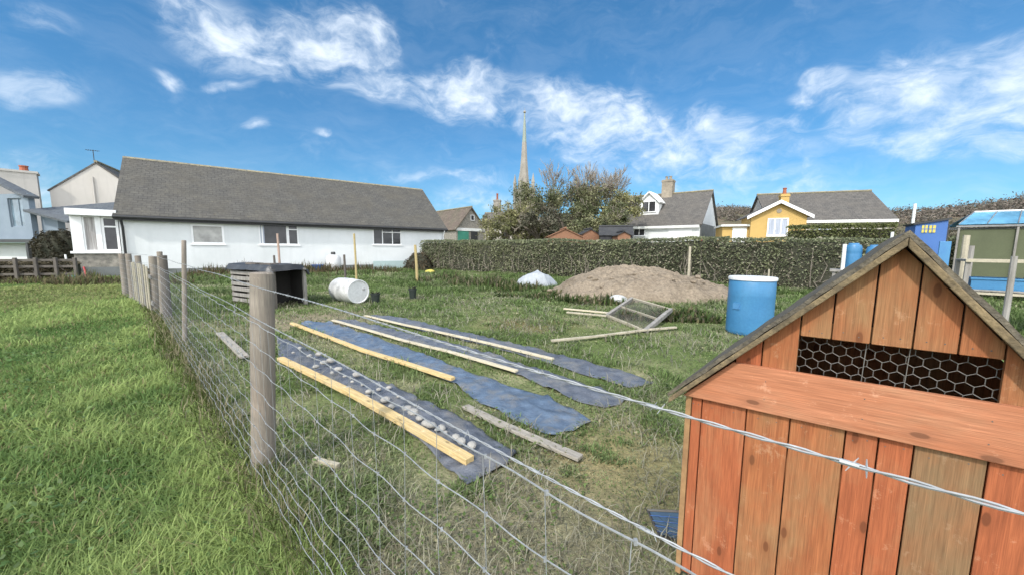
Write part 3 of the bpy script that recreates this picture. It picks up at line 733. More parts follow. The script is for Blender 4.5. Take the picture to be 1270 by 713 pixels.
# roof: two slabs with a weathered edge board along the front verge
for sg in (-1, 1):
    slope = SL if sg < 0 else SR
    s_e = apex_s + sg * (apex_s - tip_s)
    top_ = [(apex_s, apex_z), (s_e, apex_z - abs(s_e - apex_s) * slope)]
    dn = TH * math.sqrt(1 + slope**2)
    # sheet
    q = .012 * math.sqrt(1 + slope**2)
    nseg = 14; vs = []; fs = []
    for i in range(nseg + 1):
        t_ = i / nseg; s_ = apex_s + (s_e - apex_s) * t_; z_ = apex_z - abs(s_ - apex_s) * slope + .003 * math.sin(i * 2.1) * (0 < i < nseg)
        vs += [(s_, -.058, z_ + .001), (s_, DEP + .06, z_ + .001), (s_, DEP + .06, z_ - q), (s_, -.058, z_ - q)]
    for i in range(nseg):
        b = 4 * i
        for (m1, m2) in ((0, 1), (1, 2), (2, 3), (3, 0)): fs.append((b + m1, b + m2, b + 4 + m2, b + 4 + m1))
    fs += [(0, 1, 2, 3), (4*nseg+3, 4*nseg+2, 4*nseg+1, 4*nseg)]
    MB().add(vs, fs).build('roof_sheet', MT['roof_felt'], coop)
    pts = [(apex_s + sg * .0006, apex_z - q - .001), (s_e - sg * .004, top_[1][1] - q - .001), (s_e - sg * .004, top_[1][1] - dn), (apex_s + sg * .0006, apex_z - dn)]
    MB().prism(pts, -.06, -.038).build('verge_board', MT['roof_edge'], coop, .003)
    pts2 = [(s, z + .002) for s, z in pts]
    MB().prism([(pts[0][0], pts[0][1] - .002), (pts[1][0], pts[1][1] - .002), (pts[2][0], pts[2][1] + .012), (pts[3][0], pts[3][1] + .012)], -.037, DEP + .04).build('roof_deck', MT['dark_wood'], coop)

# ------------------------------------------------------------------ beds: weed fabric, planks, stones
def strip(P, m, label):
    # dense sheet with slight wrinkles lying on the turf
    c = sum(P, Vector()) / len(P); me = bpy.data.meshes.new('weed_fabric')
    n = len(P) // 2; A_ = P[:n]; B_ = P[n:][::-1]
    def along(Q, t):
        ls = [0]; 
        for i in range(1, len(Q)): ls.append(ls[-1] + (Q[i] - Q[i-1]).length)
        d = t * ls[-1]
        for i in range(1, len(Q)):
            if d <= ls[i] + 1e-9: return Q[i-1].lerp(Q[i], (d - ls[i-1]) / max(ls[i] - ls[i-1], 1e-6))
        return Q[-1]
    nu, nv = 130, 20; vs = []
    for i in range(nu + 1):
        a_, b_ = along(A_, i / nu), along(B_, i / nu)
        for j in range(nv + 1):
            p = a_.lerp(b_, j / nv); w = fbm(np.array([p.x]), np.array([p.y]), 3.2, 201, 3)[0]
            edge = .02 * (vn(np.array([p.x]), np.array([p.y]), 5, 7)[0] - .5) * (j in (0, nv))
            rd_ = 1 - abs(2*float(fbm(np.array([p.x*1.0 + p.y*.7]), np.array([p.y*1.0 - p.x*.7]), 2.6, 211, 2)[0]) - 1)
            z = float(gz(np.array([p.x]), np.array([p.y]))[0]) + .035 * max(0, rd_ - .75) * 4 * (.3 + .7*float(vn(np.array([p.x]), np.array([p.y]), 1.7, 8)[0])) + .012 + .075 * (w - .42) * (.6 + .4*math.sin(i*1.3 + j*.9)) * (0 < j < nv) + .012 * math.sin(j / nv * math.pi)
            vs.append((p.x + edge - c.x, p.y + edge - c.y, z))
    fs = [(i*(nv+1)+j, (i+1)*(nv+1)+j, (i+1)*(nv+1)+j+1, i*(nv+1)+j+1) for i in range(nu) for j in range(nv)]
    # pt order may wind either way; a solidify gives the cloth its thickness
    mb = MB().add(vs, fs); o = mb.build('weed_fabric', m, None, smooth=True, loc=(c.x, c.y, 0))
    s = o.modifiers.new('t', 'SOLIDIFY'); s.thickness = .003
    return tag(o, label, 'ground sheet', 'weed-fabric strips laid over the beds')
strip(STRIPS[0], MT['fabric'], 'strip of weed fabric nearest the wire fence, scattered with small stones')
strip(STRIPS[1], MT['fabric_blue'], 'bluest bare strip of weed fabric, between the new yellow planks and the pale long plank')
strip(STRIPS[2], MT['fabric'], 'dark strip of weed fabric running between the two pale long planks')
strip(STRIPS[3], MT['fabric'], 'dark strip of weed fabric farthest from the wire fence')
def plank(pts, w, h, m, label, z0=.045, group='timbers laid along the beds', name='timber_plank', tilt=0.):
    P = [gnd(*p) for p in pts]; c = P[len(P)//2].copy(); mb = MB(); n = len(P); vs = []
    # resample so that the length bends smoothly
    for i, p in enumerate(P):
        d = (P[min(i+1, n-1)] - P[max(i-1, 0)]).normalized(); s = Vector((-d.y, d.x, 0))
        z = z0 + float(gz(np.array([p.x]), np.array([p.y]))[0]) + tilt * i
        for (a, b) in ((-w/2, 0), (w/2, 0), (w/2, h), (-w/2, h)): vs.append(tuple(p - c + s * a + Vector((0, 0, z + b))))
    fs = [(4*i+a, 4*i+(a+1) % 4, 4*i+4+(a+1) % 4, 4*i+4+a) for i in range(n-1) for a in range(4)] + [(3, 2, 1, 0), (4*n-4, 4*n-3, 4*n-2, 4*n-1)]
    o = mb.add(vs, fs).build(name, MT[m], None, .004, loc=(c.x, c.y, 0), grain=(P[-1] - P[0]).normalized())
    return tag(o, label, 'plank', group)
plank([(348,450),(400,474),(440,496),(485,523),(530,549),(583,579)], .075, .045, 'new_timber', 'thick new yellow timber with its sawn end nearest the wire fence')
plank([(362,405),(400,419),(450,438),(500,455),(562,475)], .066, .035, 'new_timber', 'orange-yellow timber along the edge of the bluest fabric strip')
plank([(413,400),(450,410),(500,425),(560,441),(641,464)], .06, .025, 'pale_timber', 'long pale whitish plank lying beside the dark fabric strip')
plank([(453,394),(500,404),(540,414),(600,429),(686,450)], .06, .025, 'pale_timber', 'long cream plank farthest from the wire fence')
plank([(577,507),(620,529),(660,546),(720,571)], .075, .025, 'grey_timber', 'short weathered grey plank on the turf between fabric strips', .03)
plank([(273,418),(288,433),(304,449)], .10, .03, 'grey_timber', 'short pale grey plank seen through the fence mesh left of the round post', .05)
plank([(390,574),(405,579),(420,583)], .035, .03, 'pale_wood', 'short broken stick lying in the grass near the round post', .02, name='stick')
plank([(684,427),(740,421),(800,414),(838,410)], .06, .03, 'pale_wood', 'long thin batten lying in the grass in front of the netted frame', .04, name='batten')
plank([(699,387),(725,389),(754,392)], .07, .03, 'pale_timber', 'upper pale board lying left of the netted frame', .06, name='board', group='boards beside the netted frame')
plank([(703,391),(725,393.5),(752,396)], .07, .03, 'pale_wood', 'lower dull board lying left of the netted frame', .05, name='board', group='boards beside the netted frame')
def rock(name, p, r, m, label, cat, group=None, seed=0, flat=.6, sub=2):
    import bmesh
    bm = bmesh.new(); bmesh.ops.create_icosphere(bm, subdivisions=sub, radius=1); rr = random.Random(seed)
    ax = [Vector((rr.uniform(-1,1), rr.uniform(-1,1), rr.uniform(-1,1))).normalized() for _ in range(9)]; am = [rr.uniform(-.2, .16) for _ in ax]
    for v in bm.verts:
        d = v.co.normalized(); k = 1 + sum(a * max(0, d.dot(x))**2 for a, x in zip(am, ax)); v.co = Vector((d.x * k * r * rr.uniform(.97,1.03), d.y * k * r * .85, d.z * k * r * flat))
    me = bpy.data.meshes.new(name); bm.to_mesh(me); bm.free(); me.materials.append(MT[m])
    o = bpy.data.objects.new(name, me); C.objects.link(o); o.location = p; o.rotation_euler = (0, 0, rr.uniform(0, 6))
    return tag(o, label, cat, group)
spots = [(466,507),(494,498),(506,513),(512,518),(528,533),(535,535),(541,541),(553,544),(566,551),(572,556),(450,483),(437,479),(420,463),(412,468),(478,502),(586,561),(402,455),(392,460),(428,472),(443,470),(458,492),(470,489),(482,487),(384,446),(396,444),(372,436),(364,442),(410,452),(520,526),(548,538),(432,488),(455,498),(486,511)]
for i, (px, py) in enumerate(spots):
    p = gnd(px, py); p.z = .055
    rock('stone', p, random.uniform(.018, .055), 'stone', 'small pale stone weighing down the nearest weed fabric strip', 'stone', 'stones on the nearest fabric strip', 300 + i)

# ------------------------------------------------------------------ things in the garden
# soil mound
nu, nv = 130, 54; vs = []; 
for i in range(nv + 1):
    q = 1 - i / nv
    for j in range(nu):
        t = 2*math.pi*j/nu; vs.append((q*math.cos(t), q*math.sin(t)))
A = np.array(vs); rr = np.hypot(A[:, 0], A[:, 1])
wx = A[:, 0] * MRX * (1 + .15 * (fbm(A[:, 0]*2+9, A[:, 1]*2, 1., 5) - .5)); wy = A[:, 1] * MRY
prof = np.clip(1 - rr**2.2, 0, 1)**.75 * np.interp(A[:, 0], [-1, -.6, -.1, .4, 1], [.75, 1, .98, .85, .6])
hz_ = MH * prof * (.86 + .3 * (fbm(wx, wy, 1.1, 77, 3) - .4)) + .24 * (fbm(wx, wy, 2.4, 78, 4) - .45) * (prof > 0) + .09 * (vn(wx, wy, 8, 79) - .5) + .05 * (vn(wx, wy, 17, 80) - .5) - .05
i = (np.arange(nv)[:, None] * nu + np.arange(nu)[None]).ravel(); j = (np.arange(nv)[:, None] * nu + (np.arange(nu)[None] + 1) % nu).ravel()
mo = np_mesh('soil_mound', np.stack([wx, wy, hz_], 1), [np.stack([i, j, j + nu, i + nu], 1)], MT['soil'], smooth=True)
mo.location = MC; tag(mo, 'heap of bare brown dug soil in front of the long hedge', 'soil heap')
def mz(x, y):
    a_, b_ = (x - MC.x) / MRX, (y - MC.y) / MRY; q = min(1, math.hypot(a_, b_)); return MH * (1 - q**2.2)**.75 * .95
for k in range(34):
    t = random.uniform(math.pi*.95, 2.05*math.pi); q = random.uniform(.35, 1.06)
    x, y = MC.x + MRX*q*math.cos(t), MC.y + MRY*q*math.sin(t)
    rock('soil_clod', (x, y, .82 * mz(x, y) - .02), random.uniform(.05, .12), 'soil', 'clod of soil lying loose on the heap of bare soil', 'clod', 'clods on the soil heap', 500 + k)

# tarpaulin over a heap
p = gnd(667, 358); import bmesh
bm = bmesh.new(); TS = 1.28; pr = [(-.70,-.25,0),(-.25,-.45,0),(.35,-.42,0),(.72,-.1,0),(.6,.5,0),(-.5,.5,0),(-.55,-.08,.36),(-.22,-.2,.58),(.15,-.22,.62),(.42,-.02,.42),(.3,.3,.5),(-.35,.25,.5),(.0,.02,.68)]
V_ = [bm.verts.new((q[0]*TS, q[1]*1.1, q[2]*.92)) for q in pr]
for f in ((0,1,7,6),(1,2,8,7),(2,3,9,8),(3,4,10,9),(4,5,11,10),(5,0,6,11),(6,7,12),(7,8,12),(8,9,12),(9,10,12),(10,11,12),(11,6,12)): bm.faces.new([V_[q] for q in f])
bmesh.ops.subdivide_edges(bm, edges=bm.edges[:], cuts=4, use_grid_fill=True)
for v in bm.verts:
    x_, y_ = np.array([v.co.x]), np.array([v.co.y]); v.co.z += .05*(float(fbm(x_, y_ + v.co.z*2, 4.5, 12, 3)[0]) - .5)*2*(v.co.z > .03); v.co.x += .03*(float(vn(y_, x_+v.co.z*3, 5, 3)[0]) - .5)
me = bpy.data.meshes.new('tarpaulin'); bm.to_mesh(me); bm.free(); me.materials.append(MT['tarp_grey'])
o = bpy.data.objects.new('tarpaulin', me); C.objects.link(o); o.location = (p.x, p.y + .35, 0); tag(o, 'pale grey-blue tarpaulin draped over a heap beside the soil mound', 'tarpaulin')
p = gnd(764, 372); o = rock('white_sack', (p.x - .1, p.y - .75, .12), .27, 'dull_white', 'crumpled white sack lying at the foot of the soil mound', 'sack', seed=9, flat=.5, sub=3); o.rotation_euler.z = 0

# netted frame propped against the mound foot
a0, d0 = gnd(753, 394), gnd(800, 414); b0, c0 = at(784, 370, 8.9), at(832, 384, 7.6)
fr = thing('netted_frame', 'square wooden frame with wire netting lying propped on the grass', 'frame', (a0.x, a0.y, 0))
la = [q - Vector((a0.x, a0.y, 0)) for q in (a0, b0, c0, d0)]; la[0].z = .05; la[3].z = .05
def beam(p, q, w, h, name, m, par):
    d = (q - p).normalized(); s = d.cross(Vector((0, 0, 1))).normalized(); u = s.cross(d)
    vs = [pp + s*a_ + u*b_ for pp in (p, q) for a_, b_ in ((-w/2, -h/2), (w/2, -h/2), (w/2, h/2), (-w/2, h/2))]
    return MB().add(vs, [(0,1,5,4),(1,2,6,5),(2,3,7,6),(3,0,4,7),(3,2,1,0),(4,5,6,7)]).build(name, MT[m], par, .003)
beam(la[0], la[1], .07, .07, 'rail', 'grey_wood', fr); beam(la[3], la[2], .075, .075, 'rail', 'grey_wood', fr)
beam(la[0].lerp(la[3], .04), la[0].lerp(la[3], .97), .05, .05, 'rail', 'pale_wood', fr); beam(la[1].lerp(la[2], .04), la[1].lerp(la[2], .96), .05, .05, 'rail', 'pale_wood', fr)
beam(la[0].lerp(la[1], .5).lerp(la[3].lerp(la[2], .5), .03), la[3].lerp(la[2], .5).lerp(la[0].lerp(la[1], .5), .03), .04, .04, 'crossbar', 'pale_wood', fr)
for q in (la[1], la[2]): beam(Vector((q.x, q.y + .05, -.05)), Vector((q.x, q.y + .05, q.z)), .06, .06, 'leg', 'dark_wood', fr)
mb = MB()
for k in range(1, 22):
    t = k / 22; mb.tube([la[0].lerp(la[1], t) + Vector((0,0,.02)), la[3].lerp(la[2], t) + Vector((0,0,.02))], .0028, 4, False); mb.tube([la[0].lerp(la[3], t) + Vector((0,0,.02)), la[1].lerp(la[2], t) + Vector((0,0,.02))], .0028, 4, False)
mb.build('wire_netting', MT['hexwire'], fr)

# blue barrel with a white lid
p = gnd(944, 418); dsc = p.y / 6.2; rB = .36 * dsc; hB = 1.0 * dsc
t = thing('blue_barrel', 'large upright blue plastic barrel with a white lid standing on the grass', 'barrel', (p.x, p.y + .35, 0), .4)
MB().lathe([(rB*.94, 0), (rB*.99, .02), (rB, .06), (rB*1.003, hB*.3), (rB*1.006, hB*.33), (rB*1.003, hB*.36), (rB, hB*.66), (rB*1.005, hB*.685), (rB, hB*.71), (rB*.99, hB*.95), (rB*.96, hB*.965)], 40).build('drum', MT['blue_plastic'], t, smooth=True)
MB().lathe([(rB*.98, hB*.945), (rB*1.035, hB*.948), (rB*1.04, hB*.985), (rB*1.01, hB*1.0), (rB*.9, hB*.995), (rB*.3, hB*1.0)], 40).build('lid', MT['white_plastic'], t, smooth=True)
mb = MB().box(-rB - .014, -rB + .01, -.06, .06, hB*.45, hB*.55); mb.build('label', MT['sky_plastic'], t)
# white barrel lying on its side
p = gnd(424, 374); t = thing('white_barrel', 'dirty white plastic barrel lying on its side on the grass', 'barrel', (p.x, p.y + .1, 0))
r = .315; ax = Vector((.80, -.60, .0)).normalized()
m = Matrix.Translation((0, 0, r)) @ ax.to_track_quat('Z', 'Y').to_matrix().to_4x4() @ Matrix.Translation((0, 0, -.22))
MB().lathe([(r*.82, 0), (r*.95, .03), (r, .09), (r, .32), (r*1.03, .34), (r*1.03, .37), (r, .39), (r, .60), (r*1.03, .62), (r*1.03, .65), (r, .67), (r*.99, .86), (r*.96, .93), (r*.9, .96)], 36, m).build('drum', MT['dull_white'], t, smooth=True)
MB().lathe([(r*.88, .955), (r*.88, .962)], 36, m).build('end_disc', MT['rim_grey'], t)
MB().lathe([(r*.9, .95), (r*.97, .952), (r*.97, .985), (r*.9, .99), (r*.865, .98), (r*.86, .9635)], 36, m).build('rim', MT['white_plastic'], t, smooth=True)
m2 = m @ Matrix.Translation((r*.5, .05, .962)); MB().lathe([(.035, 0), (.035, .02), (.028, .024)], 12, m2).build('bung', MT['rim_grey'], t)

# shelter of grey pallets under a black tarpaulin
c0 = gnd(341, 384); fx = Vector((.877, -.48, 0)); a = math.atan2(-.48, .877)      # local x along the long front, y inwards
t = thing('pallet_shelter', 'low animal shelter of grey slats with a black tarpaulin roof and dark open end', 'shelter', (c0.x, c0.y, 0), a)
LX, LY, HH = 1.85, .80, .98
for z in np.arange(.08, .9, .135):
    MB().box(-LX, -.03, -.02, 0, z, z + .085 + .01*random.random()).build('slat', MT['grey_wood'], t, .004)
for x0 in (-LX, -LX*.62, -LX*.3, -.075): MB().box(x0, x0 + .07, .001, .07, 0, HH - .06).build('upright', MT['dark_wood'], t, .004)
MB().box(-.62, -.18, -.034, -.021, .06, .84).build('side_panel', MT['dull_white'], t, .003)
MB().box(-LX, -.05, LY - .03, LY, 0, HH - .05).build('back_wall', MT['dark'], t); MB().box(-LX*.5, -.08, .075, .085, .02, HH - .07).build('shade_backing', MT['dark'], t)  # back wall and added sheet near-black: the shelter's inner shade as colour
MB().box(-LX - .02, -LX - .001, 0, LY, 0, HH - .05).build('end_wall', MT['dark_wood'], t)
MB().box(-.07, -.005, LY - .07, LY - .001, 0, HH - .05).build('upright', MT['grey_wood'], t)
MB().box(-LX*.35, -LX*.35 + .02, .09, LY - .04, .02, HH - .07).build('shade_partition', MT['dark'], t)  # added dark sheet across the inside, interior shade put into its colour
vs = []; nx, ny = 26, 14
for i in range(nx + 1):
    for j in range(ny + 1):
        u, v = i / nx, j / ny; x = -LX - .12 + (LX + .2) * u; y = -.1 + (LY + .2) * v
        ed = min(u, 1 - u) * nx, min(v, 1 - v) * ny
        z = HH + .02 + .05 * (float(fbm(np.array([x]), np.array([y]), 3.3, 21)[0]) - .5) + .03 * math.sin(v * 3.1)
        if ed[1] < 1: z -= .11; 
        if ed[0] < 1: z -= .13
        vs.append((x, y, z))
MB().add(vs, [(i*(ny+1)+j, (i+1)*(ny+1)+j, (i+1)*(ny+1)+j+1, i*(ny+1)+j+1) for i in range(nx) for j in range(ny)]).build('tarpaulin', MT['tarp_black'], t, smooth=True)
for i in (0.25, .6): MB().box(-LX*i - .25, -LX*i + .2, .1, .3, HH + .03, HH + .07).build('roof_weight', MT['dark_wood'], t, .005)

# pots, stakes
def pot(px, py, h, r, label, m='pot'):
    p = gnd(px, py); t = thing('plant_pot', label, 'plant pot', (p.x, p.y, 0))
    MB().lathe([(r*.72, 0), (r*.95, h*.86), (r*1.06, h*.87), (r*1.06, h), (r*.97, h), (r*.93, h*.88)], 20).build('tub', MT[m], t, smooth=True)
    mb = MB()
    for k in range(10):
        a_ = random.uniform(0, 6.28); d = Vector((math.cos(a_), math.sin(a_), 0)); mb.tube([d*r*.2 + Vector((0,0,h*.85)), d*r*.7 + Vector((0,0,h*1.1)), d*r*1.1 + Vector((0,0,h*1.18))], [.01, .012, .003], 4)
    mb.build('shoots', MT['core'], t)
pot(466, 376, .26, .12, 'dark plant pot standing right beside the lying white barrel'); pot(512, 371, .3, .11, 'dark plant pot standing alone on open grass right of the white barrel')
def stake(px, py, ptop, Y, r, m, label, lean=(0,0), name='garden_stake'):
    b = at(px, 320, Y); b.z = 0; top = at(px, ptop, Y)
    mb = MB().tube([(0, 0, -.1), (lean[0]*.5 + .008, lean[1]*.5, top.z*.5), (lean[0], lean[1], top.z)], [r, r*.97, r*.9], 8)
    return tag(mb.build(name, MT[m], None, loc=(b.x, b.y, 0), smooth=True), label, 'stake')
stake(346, 332, 290, 10.6, .032, 'pink_stake', 'pinkish garden stake rising behind the black-roofed shelter')
stake(340, 332, 317, 10.2, .03, 'dark_wood', 'short dark stake rising behind the black-roofed shelter')
stake(441, 342, 290, 14.5, .042, 'stake', 'tall yellowish stake standing behind the lying white barrel', (-.02, 0))
stake(517, 345, 304, 15.5, .06, 'stake', 'thick yellow stake near the right end of the bungalow', (-.06, 0))
stake(427, 330, 316, 15.2, .05, 'dark_wood', 'dark stump of a stake near the bungalow wall')
stake(855, 345, 306, 14.0, .05, 'pale_wood', 'pale bare stake standing against the long hedge')
stake(955, 345, 334, 8.2, .02, 'pale_wood', 'thin pale stake behind the blue barrel')
stake(1046, 345, 303, 8.6, .04, 'white_paint', 'white painted post beside the blue drums')
stake(1103, 330, 288, 12.5, .045, 'white_paint', 'white post top showing above the taller hedge')
p = gnd(533, 340); o = rock('yellow_bag', (p.x, p.y, .12), .28, 'yellow', 'yellow bag lying at the left end of the long hedge', 'bag', seed=31, flat=.55); 
# long pale board, low litter by the fence
# small blue panel in a dark frame, leaning beside the coop
pb = gnd(826, 668); Q = [at(818, 664, pb.y), at(850, 672, pb.y - .02), at(846, 634, pb.y + .07), at(803, 632, pb.y + .07)]
t = thing('blue_tray', 'small blue slatted tray with a dark rim tilted on the grass beside the hen coop', 'tray', (Q[0].x, Q[0].y, 0))
ql = [q - Vector((Q[0].x, Q[0].y, 0)) for q in Q]; cq = sum(ql, Vector()) / 4
MB().slab([q.lerp(cq, .04) for q in ql], .008).build('face', MT['blue_panel'], t)
for i in range(4): MB().tube([ql[i], ql[(i+1) % 4]], .0065, 6).build('frame_side', MT['gutter' if i != 2 else 'hexwire'], t)
mb = MB()
for f in (.2, .4, .6, .8): mb.tube([ql[0].lerp(ql[3], f) + Vector((0, -.006, .003)), ql[1].lerp(ql[2], f) + Vector((0, -.006, .003))], .002, 4)
mb.build('slats', MT['blue_shed'], t)
# tubs against the bungalow
WF = Frame(BA, B_ANG)
def on_ground_wall(px, py, n): s, z = WF.p(px, py, n); q = BA + BE * s + BN * n; return Vector((q.x, q.y, 0)), z
q, z = on_ground_wall(414, 333, -.7); zt_ = WF.p(414, 316, -.7)[1]
t = thing('white_tank', 'white plastic water tank with a dark lid against the bungalow wall', 'tank', q, B_ANG); h = max(.5, zt_)
MB().lathe([(.36, 0), (.42, .08), (.42, h*.8), (.3, h*.95), (.12, h)], 20).build('body', MT['white_plastic'], t, smooth=True); MB().lathe([(.13, h - .01), (.13, h + .12), (.1, h + .16)], 14).build('lid', MT['gutter'], t, smooth=True)
q, z = on_ground_wall(394, 334, -1.0); t = thing('blue_tub', 'blue plastic tub on the ground in front of the bungalow wall', 'tub', q, B_ANG)
MB().lathe([(.22, 0), (.3, .36), (.33, .37), (.33, .42), (.28, .42), (.26, .3)], 20).build('tub', MT['blue_shed'], t, smooth=True)
q, z = on_ground_wall(487, 328, -.25); t = tag(MB().box(-1.3, 1.3, -.05, 0, 0, .55).build('teal_board', plain('pale_teal_board', (.45,.56,.55,1), (.4,.5,.5,1), 2, .8, .1), None, .01, loc=q, rz=B_ANG), 'pale teal board leaning low against the bungalow wall under the dark barred window', 'board')

# ------------------------------------------------------------------ bungalow
BL, BW, BH, BR = 16.84, 3.90, 3.016, 6.11
bung = thing('bungalow', 'long white rendered bungalow with a grey slate roof at the end of the garden', 'house', BA, B_ANG)
def holed(name, m, par, x0, x1, z0, z1, y0, y1, holes):
    xs = sorted({x0, x1, *[h[0] for h in holes], *[h[1] for h in holes]}); zs = sorted({z0, z1, *[h[2] for h in holes], *[h[3] for h in holes]})
    verts = {}; fs = []; vs = []
    def V(x, y, z):
        k = (round(x, 4), y, round(z, 4))
        if k not in verts: verts[k] = len(vs); vs.append((x, y, z))
        return verts[k]
    inh = lambda x, z: any(h[0] < x < h[1] and h[2] < z < h[3] for h in holes)
    for i in range(len(xs) - 1):
        for j in range(len(zs) - 1):
            if inh((xs[i]+xs[i+1])/2, (zs[j]+zs[j+1])/2): continue
            a, b, c, d = xs[i], xs[i+1], zs[j], zs[j+1]
            fs.append((V(a,y0,c), V(b,y0,c), V(b,y0,d), V(a,y0,d))); fs.append((V(a,y1,c), V(a,y1,d), V(b,y1,d), V(b,y1,c)))
    for h in holes:
        a, b, c, d = h
        fs += [(V(a,y0,c), V(a,y0,d), V(a,y1,d), V(a,y1,c)), (V(b,y0,c), V(b,y1,c), V(b,y1,d), V(b,y0,d)), (V(a,y0,d), V(b,y0,d), V(b,y1,d), V(a,y1,d)), (V(a,y0,c), V(a,y1,c), V(b,y1,c), V(b,y0,c))]
    fs += [(V(x0,y0,z0), V(x0,y0,z1), V(x0,y1,z1), V(x0,y1,z0)), (V(x1,y0,z0), V(x1,y1,z0), V(x1,y1,z1), V(x1,y0,z1)), (V(x0,y0,z1), V(x1,y0,z1), V(x1,y1,z1), V(x0,y1,z1))]
    return MB().add(vs, fs).build(name, m, par)
def window(par, x0, x1, z0, z1, bars=(), hbars=(), fm='pvc', pm='glass', rec=.10, fw=.055, sill=True, label=None, y=0., curtain=None):
    fr = MB(); yf0, yf1 = y + rec - .03, y + rec + .03
    fr.box(x0+.002, x0+fw, yf0, yf1, z0+.002, z1-.002).box(x1-fw, x1-.002, yf0, yf1, z0+.002, z1-.002)
    fr.box(x0+fw, x1-fw, yf0, yf1, z0+.002, z0+fw).box(x0+fw, x1-fw, yf0, yf1, z1-fw, z1-.002)
    for b in bars: fr.box(b-fw*.45, b+fw*.45, yf0 + .004, yf1, z0+fw, z1-fw)
    for (a, b, z) in hbars: fr.box(a, b, yf0 + .008, yf1, z-fw*.4, z+fw*.4)
    o = fr.build('window', MT[fm], par); 
    if label: o['label'] = label
    MB().box(x0+fw*.5, x1-fw*.5, y+rec, y+rec+.012, z0+fw*.5, z1-fw*.5).build('pane', MT[pm], o)
    if curtain:
        for (a, b, cm) in curtain: MB().box(a, b, y+rec-.008, y+rec-.002, z0+fw, z1-fw).build('curtain', MT[cm], o)
    if sill: MB().box(x0-.06, x1+.06, y-.05, y+rec-.032, z0-.06, z0-.003).build('sill', MT['pvc'], o, .006)
    return o
def wr(x0, y0, x1, y1, F=WF, n=0.):
    a, za = F.p(x0, (y0), n); b, zb_ = F.p(x1, y1, n); return a, b, za, zb_
def whole(px0, px1, yt, yb, F=WF):       # opening from left/right columns and top/bottom rows at its middle
    xm = (px0 + px1) / 2; return [F.p(px0, yb)[0], F.p(px1, yb)[0], F.p(xm, yb)[1], F.p(xm, yt)[1]]
W1 = whole(238, 279, 279, 303); W2 = whole(322, 371, 274.5, 304); W3 = whole(463, 498, 279, 304)
holed('wall', MT['white_wall'], bung, 0, BL, .32, BH - .02, 0, .3, [tuple(W1), tuple(W2), tuple(W3)])
MB().box(0, BL, -.03, .3, -.3, .318).build('plinth', MT['plinth'], bung)
MB().box(0, BL, 2*BW - .3, 2*BW, -.3, BH).build('back_wall', MT['white_wall'], bung)
for x0 in (0.001, BL - .301): MB().add(*(lambda P: ([(x0, y, z) for y, z in P] + [(x0 + .3, y, z) for y, z in P], [tuple(range(5)), tuple(range(9, 4, -1))] + [(i, i+5, (i+1)%5+5, (i+1)%5) for i in range(5)]))([(.301, -.3), (2*BW-.301, -.3), (2*BW-.301, BH-.05), (BW, BR-.2), (.301, BH-.05)])).build('gable_wall', MT['white_wall'], bung)
window(bung, *W1, pm='frost', rec=.05, fw=.09, label='single frosted pane in a white frame')
w = W2[1] - W2[0]
mid = W2[0] + w * .70
window(bung, *W2, rec=.05, fw=.07, bars=(mid, mid + .07, W2[0] + .16), hbars=((mid, W2[1] - .03, W2[2] + (W2[3]-W2[2])*.66),), label='wide dark pane with a narrow opening light beside it', curtain=((W2[0]+.06, W2[0]+.26, 'curtain_white'),))
w = W3[1] - W3[0]; m3 = W3[0] + w*.33
window(bung, *W3, rec=.05, bars=(m3, W3[0] + w*.68), hbars=((m3, W3[1]-.03, W3[2]+(W3[3]-W3[2])*.62), (W3[0]+.03, m3, W3[2]+(W3[3]-W3[2])*.75)), fw=.06, label='dark window with white glazing bars')
ey, ez = -.28, BH - .28*(BR-BH)/BW
RT = .09; vg = .14
for sg in (0, 1):
    if sg == 0: P = [(-vg, ey, ez), (BL+vg, ey, ez), (BL+vg, BW, BR), (-vg, BW, BR)]
    else: P = [(BL+vg, 2*BW-ey, ez), (-vg, 2*BW-ey, ez), (-vg, BW, BR), (BL+vg, BW, BR)]
    MB().slab([(x, y, z + .06) for x, y, z in P], RT).build('roof', MT['slate'], bung)
mb = MB(); k = 0
x = -vg
while x < BL + vg - .1:
    x1 = min(x + .45, BL + vg); mb.add([(x, BW-.13, BR-.02), (x, BW, BR+.09), (x, BW+.13, BR-.02), (x1-.01, BW-.13, BR-.02), (x1-.01, BW, BR+.09), (x1-.01, BW+.13, BR-.02)], [(0,3,4,1), (1,4,5,2), (0,1,2), (5,4,3)]); x = x1
mb.build('ridge_tiles', MT['ridge'], bung)
MB().tube([(-vg, ey-.05, ez-.03), (BL+vg, ey-.05, ez-.03)], .075, 10).build('gutter', MT['gutter'], bung, smooth=True)
MB().box(-vg+.02, BL+vg-.02, ey+.012, ey+.04, ez-.19, ez-.035).build('fascia', MT['gutter'], bung)
MB().box(-vg+.02, BL+vg-.02, ey+.042, -.002, ez-.18, ez-.165).build('soffit', MT['pvc'], bung)
MB().tube([(.12, ey-.05, ez-.05), (.12, ey+.02, ez-.25), (.12, -.08, ez-.5), (.12, -.08, 0)], .05, 8).build('downpipe', MT['gutter'], bung, smooth=True)
MB().tube([(BL-.1, ey-.05, ez-.05), (BL-.1, -.08, ez-.45), (BL-.1, -.08, 0)], .045, 8).build('downpipe', MT['pvc'], bung, smooth=True)
for x0 in (-vg, BL+vg-.03): 
    MB().add([(x0, ey, ez-.03), (x0+.03, ey, ez-.03), (x0+.03, BW, BR-.03), (x0, BW, BR-.03), (x0, ey, ez-.2), (x0+.03, ey, ez-.2), (x0+.03, BW, BR-.2), (x0, BW, BR-.2)], [(0,1,2,3),(7,6,5,4),(0,4,5,1),(1,5,6,2),(2,6,7,3),(3,7,4,0)]).build('barge_board', MT['gutter'], bung)
